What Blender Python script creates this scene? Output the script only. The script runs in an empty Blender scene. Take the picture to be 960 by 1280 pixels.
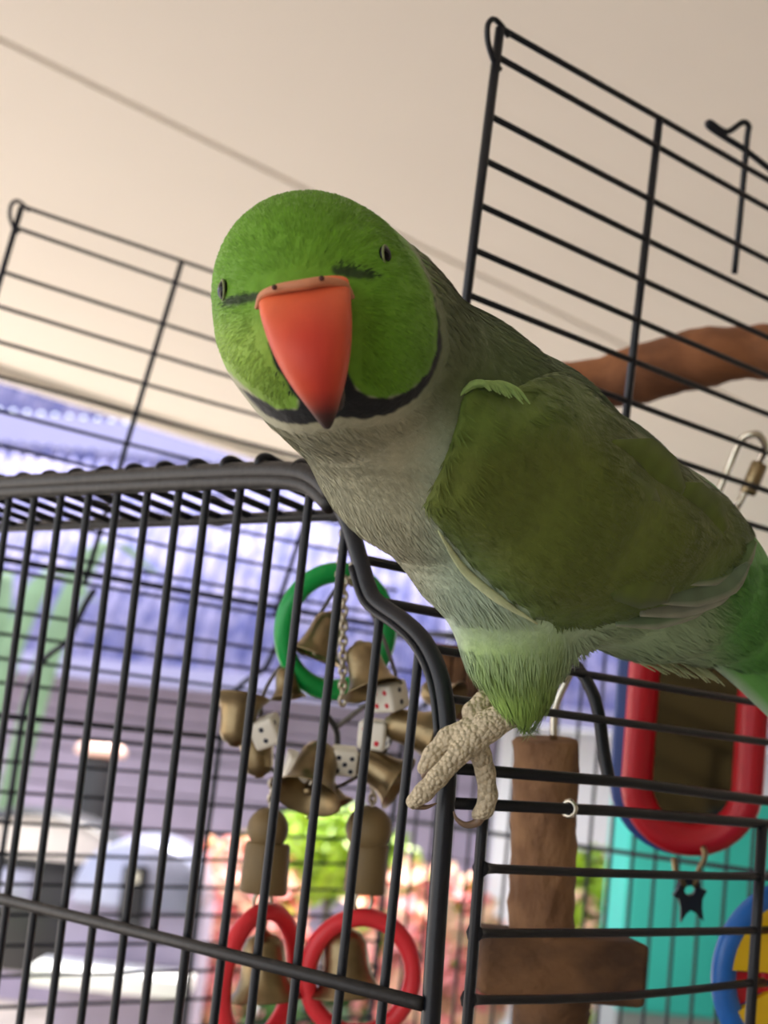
import bpy, bmesh, math, random
import numpy as np
from mathutils import Vector, Matrix
random.seed(7); rng = np.random.default_rng(7)
S = bpy.context.scene; COL = S.collection

# ------------------------------------------------------------------ camera
FL = 2085.1                                   # focal length in pixels of a 960x1280 frame
HZ = 1.5                                      # height of the cage corner joint above the floor
# cage axes in camera space: U runs along the end panel, V along the long side, Zc up
AU = np.array([-0.70935215, -0.02736073, -0.70432302])
AV = np.array([0.69760169, -0.17022816, -0.69597001])
AZ = np.array([0.10085337, 0.98502475, -0.1398386])
ROT = np.array([AV, AU, AZ])                  # camera vector -> world vector (x = V, y = U, z)
ROT[0] /= np.linalg.norm(ROT[0]); ROT[1] -= ROT[0]*ROT[0].dot(ROT[1]); ROT[1] /= np.linalg.norm(ROT[1]); ROT[2] = np.cross(ROT[0], ROT[1])
CAM = np.array([-0.28949618, -0.26294839, HZ + 0.01202287])
cam = bpy.data.cameras.new('camera'); camo = bpy.data.objects.new('camera', cam); COL.objects.link(camo)
M4 = Matrix.Identity(4)
for i in range(3):
    for j in range(3): M4[i][j] = float(ROT[i, j])
    M4[i][3] = float(CAM[i])
camo.matrix_world = M4
cam.sensor_fit = 'VERTICAL'; cam.sensor_height = 36; cam.lens = 36*FL/1280; cam.clip_start = .01; cam.clip_end = 200
cam.dof.use_dof = True; cam.dof.focus_distance = .345; cam.dof.aperture_fstop = 26
S.camera = camo
def at(x, y, d): return Vector((CAM + ROT @ np.array([(x-480)/FL*d, -(y-640)/FL*d, -d])).tolist())
def G(u, v, z): return Vector((v, u, z + HZ))
CR = Matrix([[float(a) for a in r] for r in ROT])     # camera frame orientation (right, up, back)
def cdir(x, y, z): return (CR @ Vector((x, y, z))).normalized()   # direction in camera frame: right, up, toward viewer

# ------------------------------------------------------------------ light
w = bpy.data.worlds.new('sky'); S.world = w; w.use_nodes = True
nt = w.node_tree; bg = nt.nodes['Background']
sky = nt.nodes.new('ShaderNodeTexSky'); sky.sky_type = 'NISHITA'; sky.sun_disc = False
sky.sun_elevation = math.radians(52); sky.sun_rotation = math.radians(200); sky.air_density = 1.2; sky.dust_density = 3.5
mixw = nt.nodes.new('ShaderNodeMix'); mixw.data_type = 'RGBA'; mixw.inputs[0].default_value = .55
nt.links.new(sky.outputs[0], mixw.inputs[6]); mixw.inputs[7].default_value = (5.4, 5.4, 5.6, 1)
nt.links.new(mixw.outputs[2], bg.inputs[0]); bg.inputs[1].default_value = .30
sun = bpy.data.lights.new('sun', 'SUN'); sun.energy = 8.0; sun.angle = .01; sun.color = (1, .95, .86)
so = bpy.data.objects.new('sun', sun); COL.objects.link(so)
so.rotation_euler = Vector((-.42, -.12, -.9)).to_track_quat('-Z', 'Y').to_euler()
S.view_settings.view_transform = 'Standard'; S.view_settings.look = 'None'
S.view_settings.gamma = 1; S.view_settings.use_curve_mapping = False; S.view_settings.exposure = .95

# ------------------------------------------------------------------ materials
def srgb(r, g, b):
    f = lambda c: (c/255/12.92) if c/255 <= .04045 else ((c/255+.055)/1.055)**2.4
    return (f(r), f(g), f(b), 1)
def mat(name, col, rough=.5, metal=0, var=0, vscale=20, bump=0, bscale=60, attr=None, stretch=None, trans=0, coat=0, col2=None, emis=0, spec=.5, bdist=.001, detail=4, coords='Object'):
    m = bpy.data.materials.new(name); m.use_nodes = True; n = m.node_tree.nodes; l = m.node_tree.links
    b = n['Principled BSDF']; b.inputs['Roughness'].default_value = rough; b.inputs['Metallic'].default_value = metal
    b.inputs['Specular IOR Level'].default_value = spec
    if coat: b.inputs['Coat Weight'].default_value = coat; b.inputs['Coat Roughness'].default_value = .15
    tc = n.new('ShaderNodeTexCoord'); mp = n.new('ShaderNodeMapping'); l.new(tc.outputs[coords], mp.inputs[0])
    if stretch: mp.inputs['Scale'].default_value = stretch
    src = None
    if attr:
        a = n.new('ShaderNodeAttribute'); a.attribute_name = attr; src = a.outputs['Color']
    if var or col2:
        nz = n.new('ShaderNodeTexNoise'); nz.inputs['Scale'].default_value = vscale; nz.inputs['Detail'].default_value = detail
        l.new(mp.outputs[0], nz.inputs[0])
        if col2:
            rp = n.new('ShaderNodeValToRGB'); rp.color_ramp.elements[0].position = .35; rp.color_ramp.elements[1].position = .65
            rp.color_ramp.elements[0].color = col; rp.color_ramp.elements[1].color = col2
            l.new(nz.outputs['Fac'], rp.inputs[0]); src = rp.outputs[0]
        else:
            mr = n.new('ShaderNodeMapRange'); mr.inputs[3].default_value = 1-var; mr.inputs[4].default_value = 1+var
            mr.inputs[1].default_value = .25; mr.inputs[2].default_value = .75
            l.new(nz.outputs['Fac'], mr.inputs[0])
            mx = n.new('ShaderNodeMix'); mx.data_type = 'RGBA'; mx.blend_type = 'MULTIPLY'; mx.inputs[0].default_value = 1
            if src: l.new(src, mx.inputs[6])
            else: mx.inputs[6].default_value = col
            l.new(mr.outputs[0], mx.inputs[7]); src = mx.outputs[2]
    if src: l.new(src, b.inputs['Base Color'])
    else: b.inputs['Base Color'].default_value = col
    if bump:
        nb = n.new('ShaderNodeTexNoise'); nb.inputs['Scale'].default_value = bscale; nb.inputs['Detail'].default_value = 5
        l.new(mp.outputs[0], nb.inputs[0])
        bp = n.new('ShaderNodeBump'); bp.inputs['Strength'].default_value = bump; bp.inputs['Distance'].default_value = bdist
        l.new(nb.outputs['Fac'], bp.inputs['Height']); l.new(bp.outputs[0], b.inputs['Normal'])
    if trans: b.inputs['Transmission Weight'].default_value = trans
    if emis: b.inputs['Emission Color'].default_value = col; b.inputs['Emission Strength'].default_value = emis
    return m
M = {}
M['wire'] = mat('coated_wire', srgb(17, 20, 28), .35, 0, .25, 90, .15, 300, bdist=.0004, spec=.35)
M['rail'] = mat('dusty_rail', srgb(28, 26, 27), .5, 0, .4, 120, .4, 400, bdist=.0005)
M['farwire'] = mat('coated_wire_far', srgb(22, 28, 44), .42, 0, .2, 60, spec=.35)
M['ceiling'] = mat('painted_ceiling', srgb(239, 231, 221), .7, 0, .03, 1.2, .05, 40)
M['seam'] = mat('ceiling_joint', srgb(150, 146, 138), .8)
M['floor'] = mat('concrete', srgb(160, 152, 142), .85, 0, .12, 3, .2, 40)
M['bounce_ground'] = mat('bounce_gravel', srgb(196, 186, 176), .9, 0, .35, 4, .5, 60)  # unseen garden ground, made pale to bounce sunlight onto the ceiling
M['steel'] = mat('steel', srgb(205, 200, 185), .25, 1, .1, 80)
M['chain'] = mat('nickel_chain', srgb(190, 180, 160), .3, 1)
M['brass'] = mat('dull_brass', srgb(144, 127, 96), .36, 1, .3, 120, .1, 300)
M['twine'] = mat('grey_cord', srgb(110, 105, 100), .7)
M['die'] = mat('ivory_die', srgb(238, 232, 218), .35, 0, .04, 60)
M['pipk'] = mat('black_pip', srgb(20, 26, 48), .4)
M['pipr'] = mat('red_pip', srgb(205, 30, 52), .4)
M['green'] = mat('green_plastic', srgb(8, 160, 72), .35, 0, .08, 50, spec=.5)
M['redp'] = mat('red_plastic', srgb(190, 18, 36), .35, 0, .08, 50)
M['redring'] = mat('red_ring_plastic', srgb(235, 52, 62), .38, 0, .08, 50)
M['bluep'] = mat('blue_plastic', srgb(40, 110, 195), .3, 0, .08, 50)
M['navyp'] = mat('navy_plastic', srgb(42, 70, 140), .35, 0, .08, 50)
M['yellowp'] = mat('yellow_plastic', srgb(250, 205, 25), .35, 0, .06, 50)
M['mirror'] = mat('mirror_glass', srgb(92, 84, 60), .12, 1, .12, 30)
M['blackp'] = mat('black_plastic', srgb(22, 24, 28), .4)
M['peg'] = mat('turned_wood', srgb(122, 102, 66), .6, 0, .18, 120, .2, 200, stretch=(1, 1, .25))
M['branch'] = mat('branch_wood', srgb(146, 94, 58), .8, 0, 0, 60, .9, 130, stretch=(.3, 1, 1), col2=srgb(104, 64, 38), bdist=.002)
M['cork'] = mat('bark_wood', srgb(150, 112, 78), .85, 0, 0, 110, .8, 190, col2=srgb(112, 78, 52), bdist=.003, stretch=(1, 1, .6))
M['darkwood'] = mat('dark_wood', srgb(118, 84, 54), .85, 0, 0, 70, .7, 150, col2=srgb(70, 47, 30), bdist=.003, stretch=(.4, 1, 1))

# ------------------------------------------------------------------ mesh helpers
def link(o, parent=None):
    COL.objects.link(o)
    if parent is not None: o.parent = parent
    return o
def mobj(name, me, m=None, parent=None, smooth=True):
    o = bpy.data.objects.new(name, me)
    if m is not None and not me.materials: me.materials.append(m)
    if smooth and len(me.polygons): me.polygons.foreach_set('use_smooth', [True]*len(me.polygons))
    link(o)
    if parent is not None:
        o.parent = parent; o.matrix_parent_inverse = parent.matrix_basis.inverted()
    return o
def pyd(name, v, f, m=None, parent=None, smooth=True):
    me = bpy.data.meshes.new(name); me.from_pydata([tuple(a) for a in v], [], f); me.update()
    return mobj(name, me, m, parent, smooth)
def tag(o, label, cat, group=None, kind=None):
    o['label'] = label
    if cat: o['category'] = cat
    if group: o['group'] = group
    if kind: o['kind'] = kind
    return o
def struct(o, label=None):
    o['kind'] = 'structure'
    if label: o['label'] = label
    return o
def empty(name, loc):
    o = bpy.data.objects.new(name, None); o.location = loc; o.empty_display_size = .01; COL.objects.link(o); return o
def catmull(pts, n=6, closed=False):
    P = [Vector(p) for p in pts]; out = []
    k = len(P)
    rngi = range(k if closed else k-1)
    for i in rngi:
        p0 = P[(i-1) % k] if closed or i > 0 else P[0]*2-P[1]
        p1 = P[i]; p2 = P[(i+1) % k]
        p3 = P[(i+2) % k] if closed or i+2 < k else P[-1]*2-P[-2]
        for j in range(n):
            t = j/n
            out.append(.5*((2*p1)+(p2-p0)*t+(2*p0-5*p1+4*p2-p3)*t*t+(3*p1-p0-3*p2+p3)*t**3))
    if not closed: out.append(P[-1].copy())
    return out
def tube_data(pts, r, seg=8, closed=False, flat=None):
    P = [Vector(p) for p in pts]; n = len(P); V = []; F = []
    rr = r if hasattr(r, '__len__') else [r]*n
    t0 = (P[1]-P[0]).normalized()
    a = Vector((0, 0, 1)) if abs(t0.z) < .9 else Vector((1, 0, 0))
    N = (a - t0*a.dot(t0)).normalized()
    for i in range(n):
        if closed: t = (P[(i+1) % n]-P[(i-1) % n]).normalized()
        else: t = (P[min(i+1, n-1)]-P[max(i-1, 0)]).normalized()
        N = (N - t*N.dot(t)).normalized(); B = t.cross(N)
        for s in range(seg):
            an = 2*math.pi*s/seg
            V.append(P[i]+(N*math.cos(an)+B*math.sin(an))*rr[i])
    m = n if closed else n-1
    for i in range(m):
        for s in range(seg):
            a0 = i*seg+s; a1 = i*seg+(s+1) % seg; b0 = ((i+1) % n)*seg+s; b1 = ((i+1) % n)*seg+(s+1) % seg
            F.append((a0, a1, b1, b0))
    if not closed:
        F.append(tuple(range(seg-1, -1, -1))); F.append(tuple((n-1)*seg+s for s in range(seg)))
    return V, F
def tube(name, pts, r, m, parent=None, seg=8, closed=False):
    V, F = tube_data(pts, r, seg, closed); return pyd(name, V, F, m, parent)
_unit = {}
def bar(name, a, b, r, m, parent=None, seg=8):
    """straight bar: all share one unit cylinder mesh"""
    key = (m.name, seg)
    if key not in _unit:
        V, F = tube_data([Vector((0, 0, 0)), Vector((0, 0, 1))], 1, seg)
        me = bpy.data.meshes.new('bar'); me.from_pydata([tuple(v) for v in V], [], F); me.materials.append(m)
        me.polygons.foreach_set('use_smooth', [len(p.vertices) == 4 for p in me.polygons]); _unit[key] = me
    a = Vector(a); b = Vector(b); d = b-a
    o = bpy.data.objects.new(name, _unit[key]); link(o)
    o.matrix_basis = Matrix.Translation(a) @ d.to_track_quat('Z', 'Y').to_matrix().to_4x4() @ Matrix.Diagonal((r, r, d.length, 1))
    if parent is not None: o.parent = parent; o.matrix_parent_inverse = parent.matrix_basis.inverted()
    return o
def lathe(name, prof, m, parent=None, mtx=None, seg=24, wob=0):
    V = []; F = []; n = len(prof)
    for i, (r, z) in enumerate(prof):
        for s in range(seg):
            a = 2*math.pi*s/seg; q = 1+wob*math.sin(3*a+i*.9)*.6+wob*math.sin(5*a-i*1.7)*.5
            V.append(Vector((r*q*math.cos(a), r*q*math.sin(a), z)))
    for i in range(n-1):
        for s in range(seg): F.append((i*seg+s, i*seg+(s+1) % seg, (i+1)*seg+(s+1) % seg, (i+1)*seg+s))
    if prof[0][0] > 1e-9: F.append(tuple(range(seg-1, -1, -1)))
    if prof[-1][0] > 1e-9: F.append(tuple((n-1)*seg+s for s in range(seg)))
    if mtx is not None: V = [mtx @ v for v in V]
    return pyd(name, V, F, m, parent)
def box(name, c, half, m, parent=None, mtx=None, bevel=0, seg=2):
    bm = bmesh.new(); bmesh.ops.create_cube(bm, size=2)
    for v in bm.verts: v.co = Vector((v.co.x*half[0], v.co.y*half[1], v.co.z*half[2]))
    if bevel: bmesh.ops.bevel(bm, geom=bm.edges[:], offset=bevel, segments=seg, affect='EDGES', profile=.5)
    T = (mtx if mtx is not None else Matrix.Identity(4)); T = Matrix.Translation(Vector(c)) @ T
    bm.transform(T); me = bpy.data.meshes.new(name); bm.to_mesh(me); bm.free()
    o = mobj(name, me, m, parent, smooth=False)
    if bevel: me.polygons.foreach_set('use_smooth', [True]*len(me.polygons)); me.set_sharp_from_angle(angle=math.radians(40))
    return o
def frame(z, xhint=Vector((1, 0, 0))):
    z = Vector(z).normalized(); x = (xhint - z*xhint.dot(z))
    if x.length < 1e-4: x = Vector((0, 1, 0)) - z*z.y
    x.normalize(); y = z.cross(x)
    return Matrix((x, y, z)).transposed().to_4x4()
def camframe(p, yaw=0, pitch=0, roll=0):
    return Matrix.Translation(p) @ CR.to_4x4() @ Matrix.Rotation(roll, 4, 'Z') @ Matrix.Rotation(yaw, 4, 'Y') @ Matrix.Rotation(pitch, 4, 'X')

# ================================================================== SETTING
def quad_slab(name, pts, th, m, parent=None):
    """slab whose top outline is pts (world), extruded by th downward"""
    n = len(pts); V = [Vector(p) for p in pts]+[Vector(p)-Vector((0, 0, th)) for p in pts]
    F = [tuple(range(n)), tuple(range(2*n-1, n-1, -1))]+[(i, n+i, n+(i+1) % n, (i+1) % n) for i in range(n)]
    return pyd(name, V, F, m, parent, smooth=False)
def ground(name, u0, u1, v0, v1, z, th, m): return quad_slab(name, [G(u0, v0, z), G(u0, v1, z), G(u1, v1, z), G(u1, v0, z)], th, m)
struct(ground('floor', -3, 4.1, -4, 14, -1.5, .1, M['floor']), 'pale concrete porch floor under the cage')
struct(ground('garden_ground', 4.1, 30, -20, 34, -1.56, .1, M['bounce_ground']), 'unseen garden ground, pale gravel added to bounce light onto the ceiling')
# ceiling: a backing slab with separate painted sheets and sunken joints between
def uedge(v): return 3.40+.162*v if v > 0 else 3.40+.162*v
ceil = struct(quad_slab('ceiling', [G(-1.6, -3, 1.0), G(-1.6, 11, 1.0), G(uedge(11), 11, 1.0), G(uedge(-3), -3, 1.0)], .035, M['seam']), 'cream painted porch ceiling with a long joint')
def sheet(u0a, u0b, u1a, u1b):
    g = .008
    return quad_slab('ceiling_sheet', [G(u0a+g, -3, .966), G(u0b+g, 11, .966), G(u1b-g, 11, .966), G(u1a-g, -3, .966)], .016, M['ceiling'], ceil)
sl = lambda v: 1.683+.107*v
sheet(-1.6, -1.6, .2, .5); sheet(.2, .5, sl(-3), sl(11)); sheet(sl(-3), sl(11), uedge(-3), uedge(11))
def wall(name, u0, u1, v0, v1, label):
    return struct(quad_slab(name, [G(u0, v0, .949), G(u0, v1, .949), G(u1, v1, .949), G(u1, v0, .949)], 2.449, M['wallp']), label)
M['wallp'] = mat('painted_wall', srgb(150, 142, 126), .8, 0, .04, 2)
wall('unseen_wall', -1.0, -.9, -1.6, 11, 'unseen tan wall added to block sky light behind the camera')  # out-of-view wall added to keep sky light off the right side
tr = struct(quad_slab('trim_1', [G(uedge(-3), -3, 1.0), G(uedge(11), 11, 1.0), G(uedge(11)+.05, 11, 1.0), G(uedge(-3)+.05, -3, 1.0)], .08, M['ceiling']), 'cream edge board of the porch ceiling')

# ================================================================== GARDEN BACKGROUND
M['lilac'] = mat('lilac_roofing', srgb(80, 83, 130), .8, 0, 0, 7, 0, stretch=(1, 1, .05), col2=srgb(128, 125, 158), spec=.15)
M['fascia'] = mat('pale_fascia', srgb(132, 132, 170), .6, 0, .05, 3)
M['mauve'] = mat('mauve_boards', srgb(150, 140, 164), .8, 0, .15, 4)
M['whitewall'] = mat('white_wall', srgb(228, 230, 240), .7, 0, .05, 2)
hc = cdir(0, 0, -1); hx = Vector((hc.x, hc.y, 0)).normalized(); hr = Vector((hx.y, -hx.x, 0))    # forward and right on the ground
CAMV = Vector(CAM.tolist())
def W(r, f, z): return Vector((CAMV.x, CAMV.y, 0))+hx*f+hr*r+Vector((0, 0, z+HZ))       # right, forward of the viewer, height over the cage joint
shed = empty('garden_shed', W(0, 9.2, -1.56)); tag(shed, 'lilac corrugated-roofed garden shed behind the grill', 'shed')
def corr(name, r0, r1, f0, z0, f1, z1, pitch=.095, amp=.016):
    V = []; F = []; n = int((r1-r0)/pitch*10)
    up = Vector((0, 0, 1)); sl_ = (W(0, f1, z1)-W(0, f0, z0)).normalized(); nn = hr.cross(sl_).normalized()
    for i in range(n+1):
        r = r0+(r1-r0)*i/n; a = nn*amp*math.sin(2*math.pi*r/pitch)
        V += [W(r, f0, z0)+a, W(r, f1, z1)+a]
    for i in range(n): F.append((2*i, 2*i+2, 2*i+3, 2*i+1))
    o = pyd(name, V, F, M['lilac'], shed)
    md = o.modifiers.new('t', 'SOLIDIFY'); md.thickness = .01
    return o
for k in range(17):
    r0 = -10.71+k*.93; corr('roof_sheet', r0, r0+.925, 9.0, .33, 11.0, 1.80)
    corr('roof_sheet', r0, r0+.925, 11.0, 2.0, 13.2, 3.9)
def wbox(name, r0, r1, f0, f1, z0, z1, m, parent, bevel=0):
    c = W((r0+r1)/2, (f0+f1)/2, (z0+z1)/2)
    return box(name, c, (abs(r1-r0)/2, abs(f1-f0)/2, abs(z1-z0)/2), m, parent, mtx=Matrix((hr, hx, Vector((0, 0, 1)))).transposed().to_4x4(), bevel=bevel)
wbox('flashing', -10.7, 4.2, 10.95, 11.1, 1.76, 1.98, M['fascia'], shed)
wbox('gutter', -10.7, 4.2, 8.9, 9.05, .22, .33, M['fascia'], shed)
for k in range(9): wbox('weatherboard', -10.6, .78, 9.5+.004*(k % 2), 9.56, -1.56+k*.2, -1.56+k*.2+.19, M['mauve'], shed)
wbox('white_wall', .78, 4.1, 9.3, 9.56, -1.56, .22, M['whitewall'], shed)
wbox('shed_core', -10.6, 4.1, 9.6, 13.2, -1.56, .2, M['mauve'], shed)
# grill
M['grillblack'] = mat('grill_black', srgb(28, 28, 34), .4, 0, .15, 8)
M['grilllid'] = mat('grill_lid', srgb(150, 152, 176), .3, .3, .1, 6)
M['cover'] = mat('beige_cover', srgb(196, 188, 182), .7, 0, .08, 6)
M['shelf'] = mat('white_shelf', srgb(250, 250, 250), .4)
def wp(x, y, d):
    p = at(x, y, d); return p
def lens_px(x, d): return (x-480)/FL*d
gd = 6.2
def gz(y, x): return at(x, y, gd).z-HZ
def gr(x, y): q = at(x, y, gd)-Vector((CAMV.x, CAMV.y, 0)); return q.dot(hr)
gf = 6.15
grill = empty('barbecue_grill', W(-0.690, gf, -1.5)); tag(grill, 'pale domed barbecue grill with white shelf on the garden side', 'grill')
def dome(name, r0, r1, z0, z1, f0, f1, m, parent):
    V = []; F = []; n = 20
    for j, f in enumerate((f0, f0+.03, f1-.03, f1)):
        s = .94 if j in (0, 3) else 1
        for i in range(n+1):
            a = math.pi*i/n
            V.append(W((r0+r1)/2-math.cos(a)*(r1-r0)/2*s, f, z0+math.sin(a)**.8*(z1-z0)*s))
    for j in range(3):
        for i in range(n): F.append((j*(n+1)+i, j*(n+1)+i+1, (j+1)*(n+1)+i+1, (j+1)*(n+1)+i))
    F.append(tuple(range(n, -1, -1))); F.append(tuple(3*(n+1)+i for i in range(n+1)))
    return pyd(name, V, F, m, parent)
wbox('cabinet', -1.000, -0.500, gf, gf+.5, -1.5, -.62, M['mauve'], grill, .01)
lid = dome('lid', -0.980, -0.500, -.64, -.40, gf-.02, gf+.5, M['grilllid'], grill)
wbox('lid_vent', -0.800, -0.710, gf-.05, gf-.02, -.72, -.49, M['grillblack'], lid, .01)
wbox('badge', -.775, -.735, gf-.06, gf-.05, -.55, -.51, M['steel'], lid)
wbox('front_shelf', -1.040, -0.500, gf-.3, gf-.02, -.90, -.835, M['shelf'], grill, .01)
for k in range(4): wbox('leg', (-0.990, -0.560)[k % 2], (-0.950, -0.520)[k % 2], gf+(.02, .44)[k//2], gf+(.06, .48)[k//2], -1.55, -1.49, M['grillblack'], grill)
cart = empty('covered_smoker', W(-1.210, gf+.6, -1.5)); tag(cart, 'black smoker barrel with beige lid beside the pale grill', 'smoker')
wbox('firebox', -1.580, -0.980, gf+.58, gf+1.0, -1.0, -.56, M['grillblack'], cart, .03)
wbox('fire_door', -1.420, -1.220, gf+.56, gf+.585, -.74, -.60, M['grilllid'], cart, .01)
dome('lid', -1.640, -0.900, -.58, -.37, gf+.56, gf+1.0, M['grillblack'], cart)
dome('lid_cover', -1.480, -0.920, -.55, -.385, gf+.54, gf+.555, M['cover'], cart)
for k in range(4): wbox('leg', (-1.560, -1.040)[k % 2], (-1.520, -1.000)[k % 2], gf+(.6, .94)[k//2], gf+(.64, .98)[k//2], -1.56, -.99, M['grillblack'], cart)
M['lampshade'] = mat('lamp_shade', srgb(250, 205, 190), .6)
lamp = empty('garden_lamp', W(-1.190, gf+1.5, -1.56)); tag(lamp, 'dark garden lamp post with flat pinkish shade', 'lamp')
wbox('post', -1.235, -1.115, gf+1.5, gf+1.62, -1.56, -.15, M['grillblack'], lamp, .01)
lathe('lamp_shade', [(0, -.03), (.11, -.03), (.12, -.01), (.10, .02), (.04, .035), (0, .036)], M['lampshade'], lamp, Matrix.Translation(W(-1.175, gf+1.56, -.12)))

# leafy plants: real leaf blades
M['leafy'] = mat('sunny_leaf', srgb(150, 185, 40), .5, 0, .3, 12)
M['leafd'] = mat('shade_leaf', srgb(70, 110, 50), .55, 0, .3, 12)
M['petal'] = mat('pink_petal', srgb(248, 158, 160), .6, 0, .25, 9)
M['petal2'] = mat('peach_petal', srgb(252, 205, 172), .6, 0, .2, 9)
M['petal3'] = mat('white_petal', srgb(250, 240, 235), .6)
M['stem'] = mat('plant_stem', srgb(92, 80, 50), .8)
def leaf_mass(name, c, rad, n, size, m, parent, zmin=-1.56):
    V = []; F = []
    for i in range(n):
        d = Vector(rng.normal(size=3).tolist()).normalized(); rr = (.55+.45*rng.random())
        p = Vector(c)+Vector((d.x*rad[0], d.y*rad[1], d.z*rad[2]))*rr
        a = Vector(rng.normal(size=3).tolist()).normalized(); b = a.cross(d)
        if b.length < 1e-3: continue
        b.normalize(); s = size*(.6+.8*rng.random()); k = len(V)
        V += [p-a*s, p+b*s*.42+d*s*.12, p+a*s, p-b*s*.42+d*s*.12, p+d*s*.05]
        F += [(k, k+1, k+4), (k+1, k+2, k+4), (k+2, k+3, k+4), (k+3, k, k+4)]
    o = pyd(name, V, F, m, parent, smooth=False); o['kind'] = 'stuff'; return o
def shrub(name, label, r, f, zc, rad, leaf, flower, nleaf=650, nfl=700, cat='shrub', group=None, fsize=.075):
    e = empty(name, W(r, f, -1.56)); tag(e, label, cat, group)
    tube('stem', [W(r, f, -1.58), W(r+.03, f, -1.2), W(r-.02, f+.02, zc)], [.03, .025, .012], M['stem'], e, 6)
    leaf_mass('foliage', W(r, f, zc), rad, nleaf, .06, M[leaf], e)
    for q, fl in enumerate(flower): leaf_mass('blossoms', W(r, f-.05, zc-.02), (rad[0]*1.04, rad[1]*1.04, rad[2]*1.04), nfl, fsize, M[fl], e)
    return e
FGR = 'flowering shrubs in the garden bed'
shrub('flowering_shrub', 'pink and peach flowering shrub beside the barbecue grill', -.44, 7.08, -.80, (.25, .34, .38), 'leafy', ['petal2', 'petal'], group=FGR)
shrub('flowering_shrub', 'peach flowering shrub with bright lime leaves, middle of the bed', .34, 6.9, -.82, (.29, .38, .40), 'leafy', ['petal', 'petal2'], group=FGR)
shrub('flowering_shrub', 'low dark-leaved shrub dotted with white blossoms before the pink ones', -.1, 5.6, -1.12, (.5, .3, .34), 'leafd', ['petal3', 'petal'], 900, 120, group=FGR, fsize=.03)
shrub('lime_shrub', 'bright lime green shrub next to the teal cupboard', 1.03, 7.0, -.66, (.27, .32, .36), 'leafy', ['petal2'], 1100, 160)
shrub('lime_shrub', 'small lime green bush at the foot of the black smoker', -1.42, 5.6, -1.02, (.2, .25, .24), 'leafy', [], 500, 0)
shrub('lime_shrub', 'low lime green bush under the wooden block toy and teal cupboard', .62, 5.05, -1.0, (.2, .2, .26), 'leafy', ['petal2'], 700, 60)
shrub('lime_shrub', 'yellow green bush behind the pink flowering shrubs', -.08, 8.2, -.52, (.5, .3, .24), 'leafy', [], 800, 0)
# tall leafy plant at the left of the shed
M['reed'] = mat('tall_leaf', srgb(92, 120, 92), .5, 0, .25, 6)
plant = empty('tall_plant', W(-1.62, 7.6, -1.56)); tag(plant, 'tall strap-leaved green plant growing before the lilac roof', 'plant')
for i in range(9):
    a = rng.uniform(-1, 1); h = rng.uniform(1.0, 2.5); r = -1.66+rng.uniform(-.12, .12); f = 7.6+rng.uniform(-.2, .2)
    ce = catmull([W(r, f, -1.56), W(r+a*.08, f, -1.56+h*.6), W(r+a*.3, f+.05, -1.56+h), W(r+a*.62, f+.1, -1.56+h*.97)], 5)
    V = []; F = []
    for k, p in enumerate(ce):
        t = k/(len(ce)-1); wd = .055*math.sin(math.pi*min(.98, .12+.86*t))**.7
        V += [p-hr*wd, p-hx*.012, p+hr*wd]
    for k in range(len(ce)-1): F += [(3*k, 3*k+1, 3*k+4, 3*k+3), (3*k+1, 3*k+2, 3*k+5, 3*k+4)]
    pyd('leaf', V, F, M['reed'], plant)
# teal cupboard on a grey plinth
M['teal'] = mat('teal_paint', srgb(56, 205, 192), .5, 0, .06, 3)
M['greyb'] = mat('grey_block', srgb(160, 165, 165), .85, 0, .1, 5)
cup = empty('teal_cupboard', W(1.3, 5.6, -1.5)); tag(cup, 'teal painted outdoor cupboard seen through the cage bars', 'cupboard')
wbox('plinth', .91, 2.1, 5.55, 6.0, -1.5, -.74, M['greyb'], cup)
wbox('carcass', .91, 2.1, 5.53, 6.0, -.74, -.03, M['teal'], cup)
wbox('door_panel', .92, 1.40, 5.505, 5.53, -.73, -.04, M['teal'], cup, .004)
wbox('door_panel', 1.41, 2.09, 5.505, 5.53, -.73, -.04, M['teal'], cup, .004)

# ================================================================== CAGE
UW, VW, ZB = .46, .46, -.36            # cage width, length, floor height
cage = empty('bird_cage', G(0, 0, ZB)); tag(cage, 'black wire bird cage with opened top flaps', 'cage')
R1 = .00122
# outline of an end panel on its visible side: roof rail, post, rounded shoulder, corner post
PROF = [(.23, .0835), (.15, .083), (.09, .0822), (.066, .0812), (.056, .0790), (.048, .0740), (.042, .0670), (.0365, .0575), (.0325, .0505), (.0285, .0470),
        (.0194, .0428), (.0125, .0385), (.0075, .0330), (.0042, .0265), (.0016, .0170), (.0004, .006), (0, -.004), (-.0008, -.03), (-.0020, -.06), (-.003, -.12), (-.003, ZB)]
LEFT = [(UW-u, z) for u, z in PROF]
def prof_at(z, prof=PROF):
    for (u0, z0), (u1, z1) in zip(prof, prof[1:]):
        if (z0 >= z >= z1): t = (z0-z)/max(1e-9, z0-z1); return u0+(u1-u0)*t
    return 0
def end_panel(v, near):
    pr = catmull([G(u, v, z) for u, z in LEFT[::-1]]+[G(u, v, z) for u, z in PROF[1:]], 4)
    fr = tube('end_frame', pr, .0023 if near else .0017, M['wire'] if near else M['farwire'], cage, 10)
    return fr
near = end_panel(0, True); far = end_panel(VW, False)
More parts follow.
